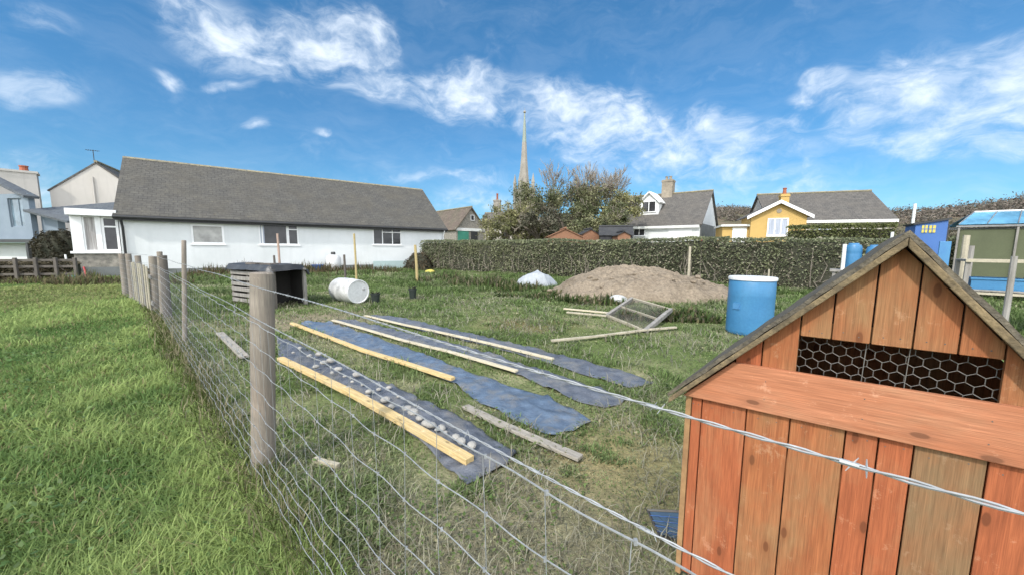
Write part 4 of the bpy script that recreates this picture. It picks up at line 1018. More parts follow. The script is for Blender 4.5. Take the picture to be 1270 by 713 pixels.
for z in (1.1, 2.15): MB().tube([(.1, -.09, z), (.1, .0, z)], .012, 6).build('pipe_clip', MT['gutter'], bung)
# glazed porch raised on a stone base at the bungalow's left end
PN = .12
pp = lambda x, y: WF.p(x, y, PN)
xl, zf = pp(91, 312); xr = -.03; zt = pp(96, 268)[1]; zr = pp(86, 259)[1]
porch = MB().box(pp(82, 262)[0], xr, PN-.3, PN+2.4, zt + .02, zr).build('porch', MT['pvc'], bung, .01); porch['label'] = 'glazed white flat-roofed porch on a stone base'
MB().box(xl, xr, PN, PN+2.2, .45, zf-.1).build('stone_base', MT['stone_wall'], porch)
MB().box(xl - .02, xr, PN-.02, PN+2.2, -.3, .448).build('plinth', MT['plinth'], porch)
MB().box(xl-.08, xr, PN-.1, PN+2.2, zf-.098, zf).build('sill', MT['pvc'], porch, .008)
ws = [pp(x, 290)[0] for x in (92, 103, 121, 125, 144)]
MB().box(xl, ws[1], PN, PN+.16, zf+.002, zt+.018).build('corner_post', MT['pvc'], porch, .006)
MB().box(ws[2], ws[3]+.03, PN, PN+.1, zf+.002, zt+.018).build('mullion', MT['pvc'], porch, .006)
window(porch, ws[1]+.002, ws[2]-.002, zf+.002, zt+.015, pm='curtain', sill=False, rec=.06, y=PN)
hz0 = zf + (zt-zf)*.72
window(porch, ws[3]+.032, xr-.02, zf+.002, zt+.015, hbars=((ws[3]+.03, xr-.02, hz0),), pm='glass', sill=False, rec=.06, y=PN, fw=.09)
MB().box(xl, xr, PN+2.2, PN+2.3, zf, zt).build('back_wall', MT['white_wall'], porch)
MB().box(xl+.02, xl+.05, PN+.2, PN+2.2, zf, zt).build('side_glass', MT['glass'], porch)
q = BA + BE*(xl - .1) + BN*(PN - .5)
for k, (dx, m, lab) in enumerate(((0, 'white_paint', 'pale pole leaning against the corner of the porch'), (.5, 'red', 'red painted pole leaning against the stone base of the porch'))):
    tag(MB().tube([(0, 0, 0), (-.12, .35, zf - .15 - .55*k)], .035, 8).build('leaning_pole', MT[m], None, loc=q + BE*dx, rz=B_ANG), lab, 'pole')
q = gnd(86, 350); t = tag(MB().prism([(0,0),(.34,0),(.27,.24),(.06,.27)], -.12, .12).build('teal_tray', MT['teal'], None, .02, loc=q), 'upturned teal metal tray on the grass left of the porch', 'tray')

# ------------------------------------------------------------------ other houses
def roof_pair(par, L0, L1, D, zE, zR, m, ov=.25, vg=.15, t=.1, ridge='ridge', axis='x'):
    """gable roof; axis x: ridge along local x at y=D/2; axis y: ridge along y at x=(L0+L1)/2 between 0 and D"""
    if axis == 'x':
        h = D/2; k = (zR-zE)/h; e = zE - ov*k
        A = [(L0-vg, -ov, e), (L1+vg, -ov, e), (L1+vg, h, zR), (L0-vg, h, zR)]; B = [(L1+vg, D+ov, e), (L0-vg, D+ov, e), (L0-vg, h, zR), (L1+vg, h, zR)]; rd = [(L0-vg, h, zR+.02), (L1+vg, h, zR+.02)]
    else:
        c = (L0+L1)/2; h = (L1-L0)/2; k = (zR-zE)/h; e = zE - ov*k
        A = [(L0-ov, D, e), (L0-ov, -vg, e), (c, -vg, zR), (c, D, zR)]; B = [(L1+ov, -vg, e), (L1+ov, D, e), (c, D, zR), (c, -vg, zR)]; rd = [(c, -vg, zR+.02), (c, D, zR+.02)]
    for P in (A, B): MB().slab([(x, y, z+t) for x, y, z in P], t*.95).build('roof', MT[m], par)
    MB().tube([(x, y, z+t) for x, y, z in rd], .11, 6).build('ridge_tiles', MT[ridge], par)
def gwall(par, L0, L1, D, zE, zR, m, axis='x', z0=-.5, name='wall'):
    if axis == 'x': P = [(0, z0), (D, z0), (D, zE), (D/2, zR), (0, zE)]; vs = [(L0, y, z) for y, z in P] + [(L1, y, z) for y, z in P]
    else: P = [(L0, z0), (L1, z0), (L1, zE), ((L0+L1)/2, zR), (L0, zE)]; vs = [(x, 0, z) for x, z in P] + [(x, D, z) for x, z in P]
    return MB().add(vs, [tuple(range(5)), tuple(range(9, 4, -1))] + [(i, i+5, (i+1)%5+5, (i+1)%5) for i in range(5)]).build(name, MT[m], par)
def chimney(par, x, y, w, d, z0, z1, m, pots=1, pm='red_clay', ph=.45):
    o = MB().box(x-w/2, x+w/2, y-d/2, y+d/2, z0, z1).box(x-w/2-.05, x+w/2+.05, y-d/2-.05, y+d/2+.05, z1-.22, z1-.08).build('chimney', MT[m], par)
    for i in range(pots):
        xx = x + (i-(pots-1)/2)*.4; b = MB().lathe([(.15, z1), (.13, z1+ph*.8), (.16, z1+ph*.85), (.16, z1+ph), (.1, z1+ph)], 10, Matrix.Translation((xx, y, 0))).build('chimney_pot', MT[pm], o, smooth=True)
    return o

# white house with a cream gable, behind the bungalow's left end
P0 = at(70, 300, 27); a = R(30); GF = Frame((P0.x, P0.y, 0), a)
h1 = thing('gabled_house', 'tall house with a plain cream gable rising behind the glazed porch', 'house', GF.O, a)
l, r_ = 0, GF.p(163, 240)[0]; zE = GF.p(70, 237)[1]; ap, zR = GF.p(119, 203)
l = 0; r_ = 2*ap
gwall(h1, l, r_, 9, zE, zR, 'cream_wall', 'y'); roof_pair(h1, l, r_, 9, zE, zR, 'slate_dark', axis='y', ov=.12, vg=.06)
mb = MB().tube([(ap*.93, .3, zR-.3), (ap*.93, .3, zR+1.0)], .025, 5)
for k in range(5): mb.tube([(ap*.93-.3+.12*k, .1, zR+.95), (ap*.93-.3+.12*k, .5, zR+.95)], .012, 4)
mb.tube([(ap*.93-.4, .3, zR+.95), (ap*.93+.35, .3, zR+.95)], .014, 4); mb.build('aerial', MT['gutter'], h1)
MB().tube([(ap*.9, -.06, -.3), (ap*.9, -.06, zR - 1.0)], .045, 6).build('downpipe', MT['cream_wall'], h1)
# blue-clad house on the far left with a big white chimney stack
P0 = at(-60, 320, 23); a = R(-12) ; LF = Frame((P0.x, P0.y, 0), a)
h2 = thing('clad_house', 'house with blue-grey cladding and a broad white chimney at the far left', 'house', LF.O, a)
p_ = LF.p; xa = p_(38, 270)[0]; xb = p_(60, 280)[0]
zg = p_(20, 297)[1]; zc = p_(38, 243)[1]
holes = (p_(12, 270)[0], p_(30, 270)[0], p_(20, 282)[1], p_(20, 246)[1])
holed('clad_storey', MT['cladding'], h2, -1, xa, zg, p_(36, 240)[1], 0, .25, [holes]); window(h2, *holes, bars=(p_(22, 265)[0],), pm='house_glass', fm='cladding', sill=False)
MB().box(xa+.003, xb, .4, .7, zg+.05, p_(50, 266)[1]).build('clad_storey', MT['cladding'], h2)
MB().box(-1, xb+.5, .3, 5, -.4, zg-.22).build('wall', MT['white_wall'], h2)
MB().box(-1, xb+.3, -.5, .28, zg-.2, zg-.02).build('balcony_edge', MT['gutter'], h2)
e1_, z1_ = p_(92, 273); 
MB().slab([(p_(37, 256)[0], -.3, p_(37, 261)[1]), (e1_, -.3, p_(92, 275)[1]), (e1_-1.2, 4, p_(70, 251)[1]), (p_(37, 256)[0], 4, p_(38, 240)[1])], .12).build('roof', MT['slate_blue'], h2)
lz = line2(p_(10, 229), p_(38, 243)); xq = p_(39, 243)[0]
MB().slab([(-2, -.3, lz(-2)), (xq, -.3, lz(xq)), (xq, .32, lz(xq)), (-2, .32, lz(-2))], .14).build('roof', MT['slate_blue'], h2)
CB = at(6, 300, 25); CF2 = Frame((CB.x, CB.y, 0), R(48)); c1_, cz = CF2.p(45, 216)
rel = Matrix.Rotation(-LF.a, 4, 'Z') @ Matrix.Translation(CF2.O - LF.O) @ Matrix.Rotation(CF2.a, 4, 'Z')
mb = MB().box(-.6, c1_, 0, 1.3, 2, cz, rel).box(-.68, c1_+.08, -.08, 1.38, cz+.001, cz+.14, rel); ch = mb.build('chimney', MT['cream_wall'], h2)
cpx, cpz = CF2.p(29, 206, .5); MB().lathe([(.22, cz+.14), (.18, cpz-.1), (.22, cpz-.08), (.22, cpz)], 10, rel @ Matrix.Translation((cpx, .5, 0))).build('chimney_pot', MT['red_clay'], ch)
for x in (48, 58): 
    s_ = p_(x, 310)[0]; MB().box(s_-.09, s_+.09, -.45, -.27, -.3, zg-.21).build('balcony_post', MT['white_paint' if x == 58 else 'gutter'], h2)
# post and rail fence with dead growth, far left
q0, q1 = gnd(-30, 351), gnd(96, 349); d = q1 - q0; L = d.length
rf = thing('rail_fence', 'old brown post and rail fence at the far edge of the meadow', 'fence', q0, math.atan2(d.y, d.x))
for i in range(6): 
    x0 = L*i/5; MB().box(x0-.045, x0+.045, -.05, .05, -.1, .95).build('post', MT['dark_wood'], rf, .01)
for z in (.3, .6, .85): MB().box(.0, L, .052, .09, z-.045, z+.045).build('rail', MT['dark_wood'], rf, .006)

RF0, RF1 = q0.copy(), q1.copy()
# grey gabled house with a green garage door, right of the bungalow
P0 = at(566, 300, 46); a = R(40); KF = Frame((P0.x, P0.y, 0), a); p_ = KF.p
h3 = thing('garage_house', 'house with a brown tiled roof, grey gable and green garage door', 'house', KF.O, a)
ap, zR = p_(584, 258); zE = p_(567, 283)[1]; r_ = max(2*ap, p_(596, 280)[0])
gwall(h3, 0, 2*ap, 11, zE, zR, 'stone_wall', 'y'); roof_pair(h3, 0, 2*ap, 11, zE, zR, 'tile_brown', axis='y', ov=.3, vg=.25)
MB().box(.2, p_(581, 290)[0], -.06, -.01, 0, p_(570, 287)[1]).build('garage_door', MT['green_door'], h3)
MB().box(-.1, 2*ap, -.09, -.011, p_(570, 286.5)[1], p_(570, 283)[1]).build('lintel', MT['white_paint'], h3)
s0, s1 = p_(583.5, 270)[0], p_(588, 270)[0]; window(h3, s0, s1, p_(585, 274)[1], p_(585, 267)[1], pm='glass', y=-.15, sill=False)
MB().box(p_(584, 290)[0], p_(592, 290)[0], -.05, -.01, 0, p_(588, 284)[1]).build('side_door', MT['gutter'], h3)
# white low wall / pillar red thing next to it
p = at(554, 297, 40); tag(MB().box(-.5, .5, -.02, .02, 0, 1.7).build('red_sign_board', MT['red'], None, loc=(p.x, p.y, 0)), 'small red board half hidden behind the bungalow corner', 'board')
# stone cottage behind trees
P0 = at(596, 300, 52); a = R(-8); SF = Frame((P0.x, P0.y, 0), a); p_ = SF.p
h4 = thing('stone_cottage', 'pale stone cottage half hidden by the trees below the church spire', 'house', SF.O, a)
r_ = p_(662, 280)[0]; zE = p_(630, 280)[1]; zR = p_(630, 268)[1] + .6
gwall(h4, 0, r_, 7, zE, zR, 'cream_wall'); roof_pair(h4, 0, r_, 7, zE, zR, 'slate_dark')
cx0, cz0 = p_(616, 246, 3); chimney(h4, cx0, 3.5, 1.0, .8, zR-1, cz0-.2, 'stone_wall', 1, 'red_clay', .9)
for x in (606, 622, 640): 
    s0 = p_(x, 288)[0]; window(h4, s0, s0+.9, p_(x, 294)[1], p_(x, 284)[1], pm='glass', y=-.12, sill=True, rec=.08)
# church
P0 = at(649, 300, 120)
ch = thing('church', 'tall slender stone church spire rising behind the trees', 'church', (P0.x, P0.y, 0), R(20))
zt = at(649, 141, 120).z; zb = at(649, 236, 120).z
MB().box(-2.6, 2.6, -2.6, 2.6, -1, zb).build('tower', MT['church'], ch)
zm = at(649, 196, 120).z
mb = MB().lathe([(1.95, zb), (1.5, zb + (zm-zb)*.45), (1.0, zm), (.72, zm + (zt-zm)*.35)], 8); mb.build('spire', MT['church'], ch)
MB().lathe([(.71, zm + (zt-zm)*.352), (.40, zm + (zt-zm)*.75), (.18, zt)], 8).build('spire_tip', MT['copper'], ch)
MB().lathe([(.05, zt), (.45, zt+.25), (.45, zt+.5), (.05, zt+.9), (.05, zt+1.6)], 8).build('finial', MT['church'], ch)
for sx in (-1, 1):
    for sy in (-1, 1): MB().lathe([(.55, zb), (.5, zb+2.0), (.62, zb+2.05), (.05, zb+5.0)], 6, Matrix.Translation((sx*2.2, sy*2.2, 0))).build('pinnacle', MT['church'], ch)
for k in range(4): MB().box(-.5, .5, -.05, .05, zb-3.5, zb-1.0, Matrix.Rotation(k*math.pi/2, 4, 'Z') @ Matrix.Translation((0, -2.6, 0))).build('belfry_window', MT['gutter'], ch)
# white dormer house
P0 = at(776, 297, 40); a = R(-38); DF = Frame((P0.x, P0.y, 0), a); p_ = DF.p
h5 = thing('dormer_house', 'white house with a slate roof, a gabled dormer and a tall stone chimney', 'house', DF.O, a)
x0 = p_(742, 285)[0]; x1 = p_(868, 285)[0]; zE = p_(868, 277)[1]; Dp = 8.0
hy = Dp/2; zR = p_(883, 238, hy)[1]; 
gwall(h5, x0, x1, Dp, zE, zR, 'white_wall'); roof_pair(h5, x0, x1, Dp, zE, zR, 'slate_dark', ov=.3, vg=.2)
MB().box(x0, x1, -.36, -.32, zE-.42, zE-.18).build('gutter', MT['white_paint'], h5)
MB().box(x1+.002, x1+.06, .02, Dp-.02, -.4, zE).build('gable_wall', MT['plinth'], h5)  # grey slab over the white gable end: its shade put into the colour
ka = (zR-zE)/hy
dx0, dx1 = p_(793.5, 255, 1.2)[0], p_(817, 255, 1.2)[0]; dzb = p_(805, 261.5, 1.2)[1]; dzE = p_(805, 251, 1.2)[1]; dzR = p_(805, 239.5, 1.2)[1]
dm = MB(); P = [(dx0, dzb-.6), (dx1, dzb-.6), (dx1, dzE), ((dx0+dx1)/2, dzR), (dx0, dzE)]; dm.prism(P, 1.2, 3.6); dm = dm.build('dormer', MT['white_paint'], h5)
cxm = (dx0+dx1)/2
for s in (-1, 1):
    hw = (dx1-dx0)/2 + .25; sl = (dzR-dzE)/((dx1-dx0)/2)
    vs = [(cxm, .95, dzR+.16), (cxm+s*hw, .95, dzR+.16-hw*sl), (cxm+s*hw, 3.8, dzR+.16-hw*sl), (cxm, 3.8, dzR+.16)]
    if s < 0: vs = vs[::-1]
    MB().slab(vs, -.14 if False else .14).build('dormer_roof', MT['white_paint'], dm)
window(dm, cxm-.75, cxm+.75, dzb-.2, dzE+.1, bars=(cxm,), y=1.08, rec=.06, sill=False, pm='glass', fw=.09)
c0_, c1_ = p_(822, 240, hy)[0], p_(835, 240, hy)[0]; cz = p_(828, 224, hy)[1]
chimney(h5, (c0_+c1_)/2, hy, c1_-c0_, 1.0, zE+.5, cz, 'brick_chim', 2, 'brick_chim', .4)
gx0, gx1 = p_(829, 290)[0], p_(858, 290)[0]; MB().box(gx0, gx1, -.05, -.01, -.2, p_(845, 285)[1]).build('garage_door', MT['pvc'], h5)
sx0, sx1 = p_(786, 288)[0], p_(800, 288)[0]; window(h5, sx0, sx1, p_(793, 293)[1], p_(793, 284)[1], bars=((sx0+sx1)/2,), y=-.12, rec=.08)
p = at(866, 293, 36); tag(MB().box(-.35, .35, -.2, .2, 0, 2.6).build('red_box', MT['red'], None, .06, loc=(p.x, p.y, 0)), 'small red upright box beside the white dormer house', 'box')
# yellow bungalow
P0 = at(930, 292, 31); a = R(-20); YF = Frame((P0.x, P0.y, 0), a); p_ = YF.p
h6 = thing('yellow_bungalow', 'yellow gabled bungalow with a long slate roof and a red-potted chimney', 'house', YF.O, a)
g1 = p_(1000, 280)[0]; gap, gzR = p_(965, 251); gzE = p_(930, 268)[1]; gap = g1/2
yb = 2.0; x1 = p_(1106, 280, yb)[0]; zE = p_(1060, 271, yb)[1]; Dp = 8.0; zR = p_(1098, 238, yb + Dp/2)[1]
sub = MB
# main block set back from the gable wing
def shift(o, y):
    for ch_ in ([o] if o.type == 'MESH' else []): ch_.location.y += y
before = set(h6.children)
gwall(h6, p_(941, 250, yb+4)[0], x1, Dp, zE, zR, 'cream_wall'); roof_pair(h6, p_(941, 250, yb+4)[0], x1, Dp, zE, zR, 'slate_dark', ov=.35, vg=.2)
MB().box(g1+.3, x1+.2, -.42, -.36, zE-.36, zE-.14).build('gutter', MT['white_paint'], h6)
fx0 = p_(1000, 280, yb)[0]
window(h6, fx0+.5, fx0+1.7, p_(1013, 288, yb)[1], p_(1013, 279, yb)[1], y=-.12, rec=.08, pm='curtain_white')
for o in set(h6.children) - before: shift(o, yb)
gwall(h6, 0, g1, 3.5, gzE, gzR, 'yellow_wall', 'y'); 
hw = g1/2 + .35; sl = (gzR-gzE)/(g1/2)
for s in (-1, 1):
    vs = [(gap, -.3, gzR+.12), (gap+s*hw, -.3, gzR+.12-hw*sl), (gap+s*hw, 4.5, gzR+.12-hw*sl), (gap, 4.5, gzR+.12)]
    if s < 0: vs = vs[::-1]
    MB().slab(vs, .1).build('roof', MT['slate_dark'], h6)
    MB().prism([(gap, gzR+.14), (gap+s*hw, gzR+.14-hw*sl), (gap+s*hw, gzR-.12-hw*sl), (gap, gzR-.12)][::s], -.36, -.302).build('barge_board', MT['pvc'], h6)
w0, w1 = p_(951, 285)[0], p_(977, 285)[0]; window(h6, w0, w1, p_(964, 293)[1], p_(964, 271)[1], bars=(w0+(w1-w0)*.36, w0+(w1-w0)*.66), y=-.12, rec=.08, pm='curtain_white', fw=.09)
MB().lathe([(.18, -.05), (.18, .0)], 12, Matrix.Translation((gap, -.03, p_(964, 262)[1])) @ Matrix.Rotation(math.pi/2, 4, 'X')).build('gable_vent', MT['brick_chim'], h6)
cx0, cz0 = p_(973, 240, 4); chimney(h6, cx0, 4.0, .62, .62, gzR-1, cz0-.1, 'yellow_wall', 1, 'red_clay', .55)
a0, a1 = p_(897, 290)[0], p_(929, 290)[0]; zA = p_(913, 281)[1]
MB().box(a0, -.003, .5, 4, -.4, zA).build('annexe', MT['yellow_wall'], h6); MB().box(a0-.15, -.002, .2, 4.1, zA+.002, zA+.16).build('annexe_roof', MT['white_paint'], h6)
MB().box(a0+.75, -.15, .44, .49, -.2, zA-.1).build('garage_door', MT['pvc'], h6)

# sheds behind the hedge
def shed(px0, px1, ye, yr, Y, a, wm, rm, label, D=2.6, axis='y'):
    P = at(px0, 297, Y); F = Frame((P.x, P.y, 0), a); L = F.p(px1, 290)[0]; t = thing('garden_shed', label, 'shed', F.O, a, 'sheds behind the hedge')
    zE = F.p((px0+px1)/2, ye)[1]; zR = F.p((px0+px1)/2, yr)[1]
    gwall(t, 0, L, D, zE, zR, wm, axis); roof_pair(t, 0, L, D, zE, zR, rm, ov=.12, vg=.1, t=.05, axis=axis, ridge=rm)
    return t, L, zE
shed(680, 722, 294, 284.5, 29, 0, 'orange_shed', 'orange_shed', 'low orange-brown garden shed with its gable above the hedge')
shed(722, 743, 291, 285, 31, R(5), 'orange_shed', 'felt', 'narrow orange shed under a black felt roof')
shed(744, 785, 292, 281, 30, R(-12), 'felt', 'felt', 'black felted garden shed left of the white dormer house', axis='x')
shed(766, 782, 292, 288, 27.5, R(-5), 'orange_shed', 'felt', 'tiny orange shed in front of the black felted shed')

# ------------------------------------------------------------------ vegetation
def cards(name, P, size, col, m=None, parent=None, up=.3):
    """leaf-sized pointed faces at points P"""
    N = len(P); n = rng.normal(size=(N, 3)); n[:, 2] = np.abs(n[:, 2]) + up; n /= np.linalg.norm(n, axis=1)[:, None]
    a = np.cross(n, rng.normal(size=(N, 3))); a /= np.linalg.norm(a, axis=1)[:, None]; b = np.cross(n, a)
    s = (size * rng.uniform(.6, 1.3, N))[:, None]
    V = np.stack([P - a*s*.5, P + b*s*.28 + n*s*.06, P + a*s*.55, P - b*s*.28 + n*s*.06], 1)
    cc = np.repeat(col[:, None, :], 4, 1)
    f = np.arange(N)[:, None]*4 + np.array([[0, 1, 2, 3]])
    return np_mesh(name, V.reshape(-1, 3), [f], m or MT['leaf'], cc.reshape(-1, 3), parent)
def hedge(label, p0, p1, w, h, N, leaf, cols, hv=.12, name='hedge', rnd=.15, twigs=True):
    d = Vector((p1.x - p0.x, p1.y - p0.y, 0)); L = d.length; a = math.atan2(d.y, d.x)
    t = thing(name, label, 'hedge', (p0.x, p0.y, 0), a)
    def H(u): return h + hv * (fbm(u, 0*u, .7, 5, 3) - .5) * 2
    # core: lumpy opaque box
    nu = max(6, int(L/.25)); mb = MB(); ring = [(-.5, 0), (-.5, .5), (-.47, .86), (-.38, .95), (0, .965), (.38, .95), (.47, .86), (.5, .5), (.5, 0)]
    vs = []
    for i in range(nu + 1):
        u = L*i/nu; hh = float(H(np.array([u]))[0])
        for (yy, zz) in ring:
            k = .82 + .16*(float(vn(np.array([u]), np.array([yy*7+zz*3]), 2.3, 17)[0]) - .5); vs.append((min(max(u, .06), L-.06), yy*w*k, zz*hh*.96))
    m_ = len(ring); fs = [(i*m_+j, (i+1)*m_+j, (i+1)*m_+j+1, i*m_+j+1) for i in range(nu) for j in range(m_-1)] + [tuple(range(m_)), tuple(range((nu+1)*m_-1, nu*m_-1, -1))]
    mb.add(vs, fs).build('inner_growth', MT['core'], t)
    u = rng.uniform(0, L, N); q = rng.random(N); hh = H(u)
    per = rng.random(N); sd = rng.random(N)
    y = np.where(per < .62, -w/2, np.where(per < .92, rng.uniform(-w/2, w/2, N), w/2)); z = np.where((per >= .62) & (per < .92), hh, hh * q**.85)
    lump = (fbm(u + 31, z*1.3 + y, 1.1, 23, 3) - .5)
    y = y + np.where(per < .62, -1, 1) * (lump * .30 - rng.random(N)**2 * .14) * (np.abs(y) > w*.45); z = z - rng.random(N)**2*.12 + rng.normal(0, .018, N)
    rc = np.clip((z - (hh - rnd)) / rnd, 0, 1); y = y * (1 - .28 * rc**2)
    z = np.clip(z, .02, None); k = fbm(u, z*1.5, .9, 29, 3)
    tt = np.clip((k - .35) * 2.6 + rng.normal(0, .2, N), 0, 1)
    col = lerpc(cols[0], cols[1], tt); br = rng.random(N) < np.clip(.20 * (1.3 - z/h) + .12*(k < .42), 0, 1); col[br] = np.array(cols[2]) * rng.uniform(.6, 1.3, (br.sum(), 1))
    col *= rng.uniform(.82, 1.18, (N, 1))
    cards('foliage', np.stack([u, y, z], 1), np.full(N, leaf), col, None, t)
    if twigs:
        mb = MB()
        for i in range(int(L*5)):
            uu = random.uniform(.1, L-.1); x = -w/2 - random.uniform(-.05, .12); z0 = random.uniform(0, .3); z1 = random.uniform(.4, h*.85)
            mb.tube([(uu, x, z0), (uu + random.uniform(-.2,.2), x - random.uniform(-.06,.08), (z0+z1)/2), (uu + random.uniform(-.35,.35), x + random.uniform(-.05,.08), z1)], [.014, .01, .005], 4, False)
        mb.build('undergrowth', MT['twig'], t)
    return t
HC = [(.155, .175, .10), (.265, .28, .155), (.31, .28, .205)]
hl = at(528, 300, 25.5); hr = Vector((21.5, 8.4, 0)); hm = at(905, 300, 15.6)
def top_z(px, py, Y): return at(px, py, Y).z
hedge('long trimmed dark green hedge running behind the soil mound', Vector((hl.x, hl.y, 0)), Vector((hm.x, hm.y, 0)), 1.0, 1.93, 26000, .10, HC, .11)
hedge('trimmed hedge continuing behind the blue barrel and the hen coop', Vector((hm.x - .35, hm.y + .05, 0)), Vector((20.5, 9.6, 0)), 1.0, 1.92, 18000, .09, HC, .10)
pA, pB = at(978, 290, 16.6), at(1112, 290, 14.2)
hedge('taller round-topped hedge block below the yellow bungalow', Vector((pA.x, pA.y, 0)), Vector((pB.x, pB.y, 0)), 1.4, 2.50, 10000, .09, [(.09, .105, .04), (.19, .205, .075), (.2, .18, .1)], .06, rnd=.5, twigs=False)

hedge('low brown bank of dead growth behind the rail fence', RF0 + Vector((-.3, .5, 0)), RF1 + Vector((-.5, .5, 0)), .7, .8, 5000, .09, [(.10, .085, .05), (.22, .185, .12), (.26, .22, .15)], .12, name='dead_bank')
def tree(name, label, x, y, H, spread, seed, bare=.5, ivy=0, leafcol=((.05, .06, .02), (.11, .115, .04)), nleaf=2500, trunk_r=.22, leafz=(.2, .8), lsize=.22, group=None, fork=.28, depth=5):
    rr = random.Random(seed); t = thing(name, label, 'tree', (x, y, 0), 0, group)
    tr = MB(); tw = MB(); tips = []
    def grow(p, d, l, r, lev):
        n = 4; pts = [p]; q = p.copy(); dd = d.copy()
        for i in range(n):
            dd = (dd + Vector((rr.uniform(-1,1), rr.uniform(-1,1), rr.uniform(-.2,.6))) * .16).normalized(); q = q + dd * l / n; pts.append(q.copy())
        rs = [r * (1 - .38*i/n) for i in range(n+1)]
        (tr if lev < 3 else tw).tube(pts, rs, 7 if lev < 2 else 4 if lev < 4 else 3, False)
        if lev >= 2: tips.extend(pts[1:])
        if lev >= depth: return
        for k in range(rr.choice((2, 3, 3, 4) if lev < 4 else (3, 4))):
            base = pts[rr.choice((2, 3, 4))]; an = rr.uniform(0, 6.28); sp = rr.uniform(.35, .95) * spread
            side = dd.orthogonal().normalized(); side.rotate(Matrix.Rotation(an, 3, dd)); nd = (dd + side*sp + Vector((0, 0, .12))).normalized()
            grow(base, nd, l * rr.uniform(.58, .82), max(rs[-1] * rr.uniform(.55, .8), .017), lev + 1)
    if ivy == 0: rr.choice((1, 2))
    nst = 1
    for s in range(nst): grow(Vector((s*.3, 0, -.1)), Vector((rr.uniform(-.15,.15)+s*.2, rr.uniform(-.1,.1), 1)).normalized(), H*fork, trunk_r, 0)
    mx = max(p.z for p in tips); k = H / mx
    tr.v = [(a*k, b*k, c*k) for a, b, c in tr.v]; tw.v = [(a*k, b*k, c*k) for a, b, c in tw.v]; tips = [p*k for p in tips]
    tr.build('trunk', MT['bark'], t); tw.build('twig_crown', MT['twig'], t)
    T = np.array(tips); zz = T[:, 2] / H
    ok = T[(zz > leafz[0]) & (zz < leafz[1])]
    if nleaf and len(ok):
        cen = ok[rng.integers(0, len(ok), max(20, nleaf // 26))]
        c = cen[rng.integers(0, len(cen), nleaf)] + rng.normal(0, .30, (nleaf, 3)) * np.array([1, 1, .75]) * (H/8)
        kk = np.clip((fbm(c[:, 0] + seed, c[:, 2]*1.2, .8, seed, 3) - .35) * 3 + rng.normal(0, .15, nleaf), 0, 1)
        col = lerpc(*leafcol, kk) * rng.uniform(.7, 1.3, (nleaf, 1))
        cards('foliage', c, np.full(nleaf, lsize), col, None, t)
    if ivy:
        n = ivy; h_ = rng.random(n); c = np.stack([rng.normal(0, .34, n)*(1.15-h_*.5), rng.normal(0, .34, n), .3 + h_*H*.62], 1)
        cards('ivy', c, np.full(n, lsize*.8), lerpc((.035, .05, .015), (.09, .10, .035), rng.random(n)), None, t)
    return t
OL = ((.15, .155, .070), (.30, .285, .135)); DK = ((.125, .14, .068), (.25, .245, .13))
def tr_at(name, px, Y, ptop, label, **kw):
    p = at(px, 300, Y); return tree(name, label, p.x, p.y, at(px, ptop, Y).z, group='trees below the church', **kw)
tr_at('budding_tree', 620, 42, 250, 'rounded olive budding tree at the left edge of the tree cluster', spread=1.2, seed=3, nleaf=5200, leafcol=OL, leafz=(.25, 1.01), fork=.24)
tr_at('ivy_tree', 655, 40, 218, 'ivy-covered tree directly in front of the church spire', spread=.9, seed=5, nleaf=6500, leafcol=DK, leafz=(.2, .97), ivy=900)
tr_at('budding_tree', 638, 37, 246, 'low spreading olive tree below the church spire', spread=1.25, seed=8, nleaf=5200, leafcol=OL, leafz=(.25, 1.01), fork=.22)
tr_at('bare_tree', 694, 42, 200, 'tall bare twiggy tree in the middle of the tree cluster', spread=.65, seed=12, nleaf=4500, leafcol=DK, leafz=(.15, .72), ivy=600, depth=6)
tr_at('bare_tree', 718, 40, 202, 'bare upright tree with ivy below, right of the middle of the tree cluster', spread=.6, seed=17, nleaf=4500, leafcol=DK, leafz=(.15, .7), ivy=900, depth=6)
tr_at('bare_tree', 748, 41, 203, 'pale bare tree at the right of the tree cluster', spread=.7, seed=21, nleaf=3500, leafcol=OL, leafz=(.15, .62), depth=6)
tr_at('budding_tree', 752, 37, 238, 'low olive tree beside the roof of the white dormer house', spread=1.1, seed=26, nleaf=4200, leafcol=OL, leafz=(.2, 1.0))
tr_at('dense_tree', 705, 36, 236, 'low dense dark tree behind the orange-brown sheds', spread=1.2, seed=33, nleaf=6500, leafcol=DK, leafz=(.15, 1.01), fork=.22)
tr_at('dense_tree', 738, 35, 246, 'low dense dark bush-like tree behind the black shed', spread=1.3, seed=39, nleaf=5000, leafcol=DK, leafz=(.15, 1.01), fork=.22)
tr_at('dense_tree', 672, 35, 250, 'low greyish thicket tree left of the orange-brown sheds', spread=1.3, seed=45, nleaf=3800, leafcol=((.10,.10,.065),(.2,.18,.125)), leafz=(.15, 1.01), fork=.22)
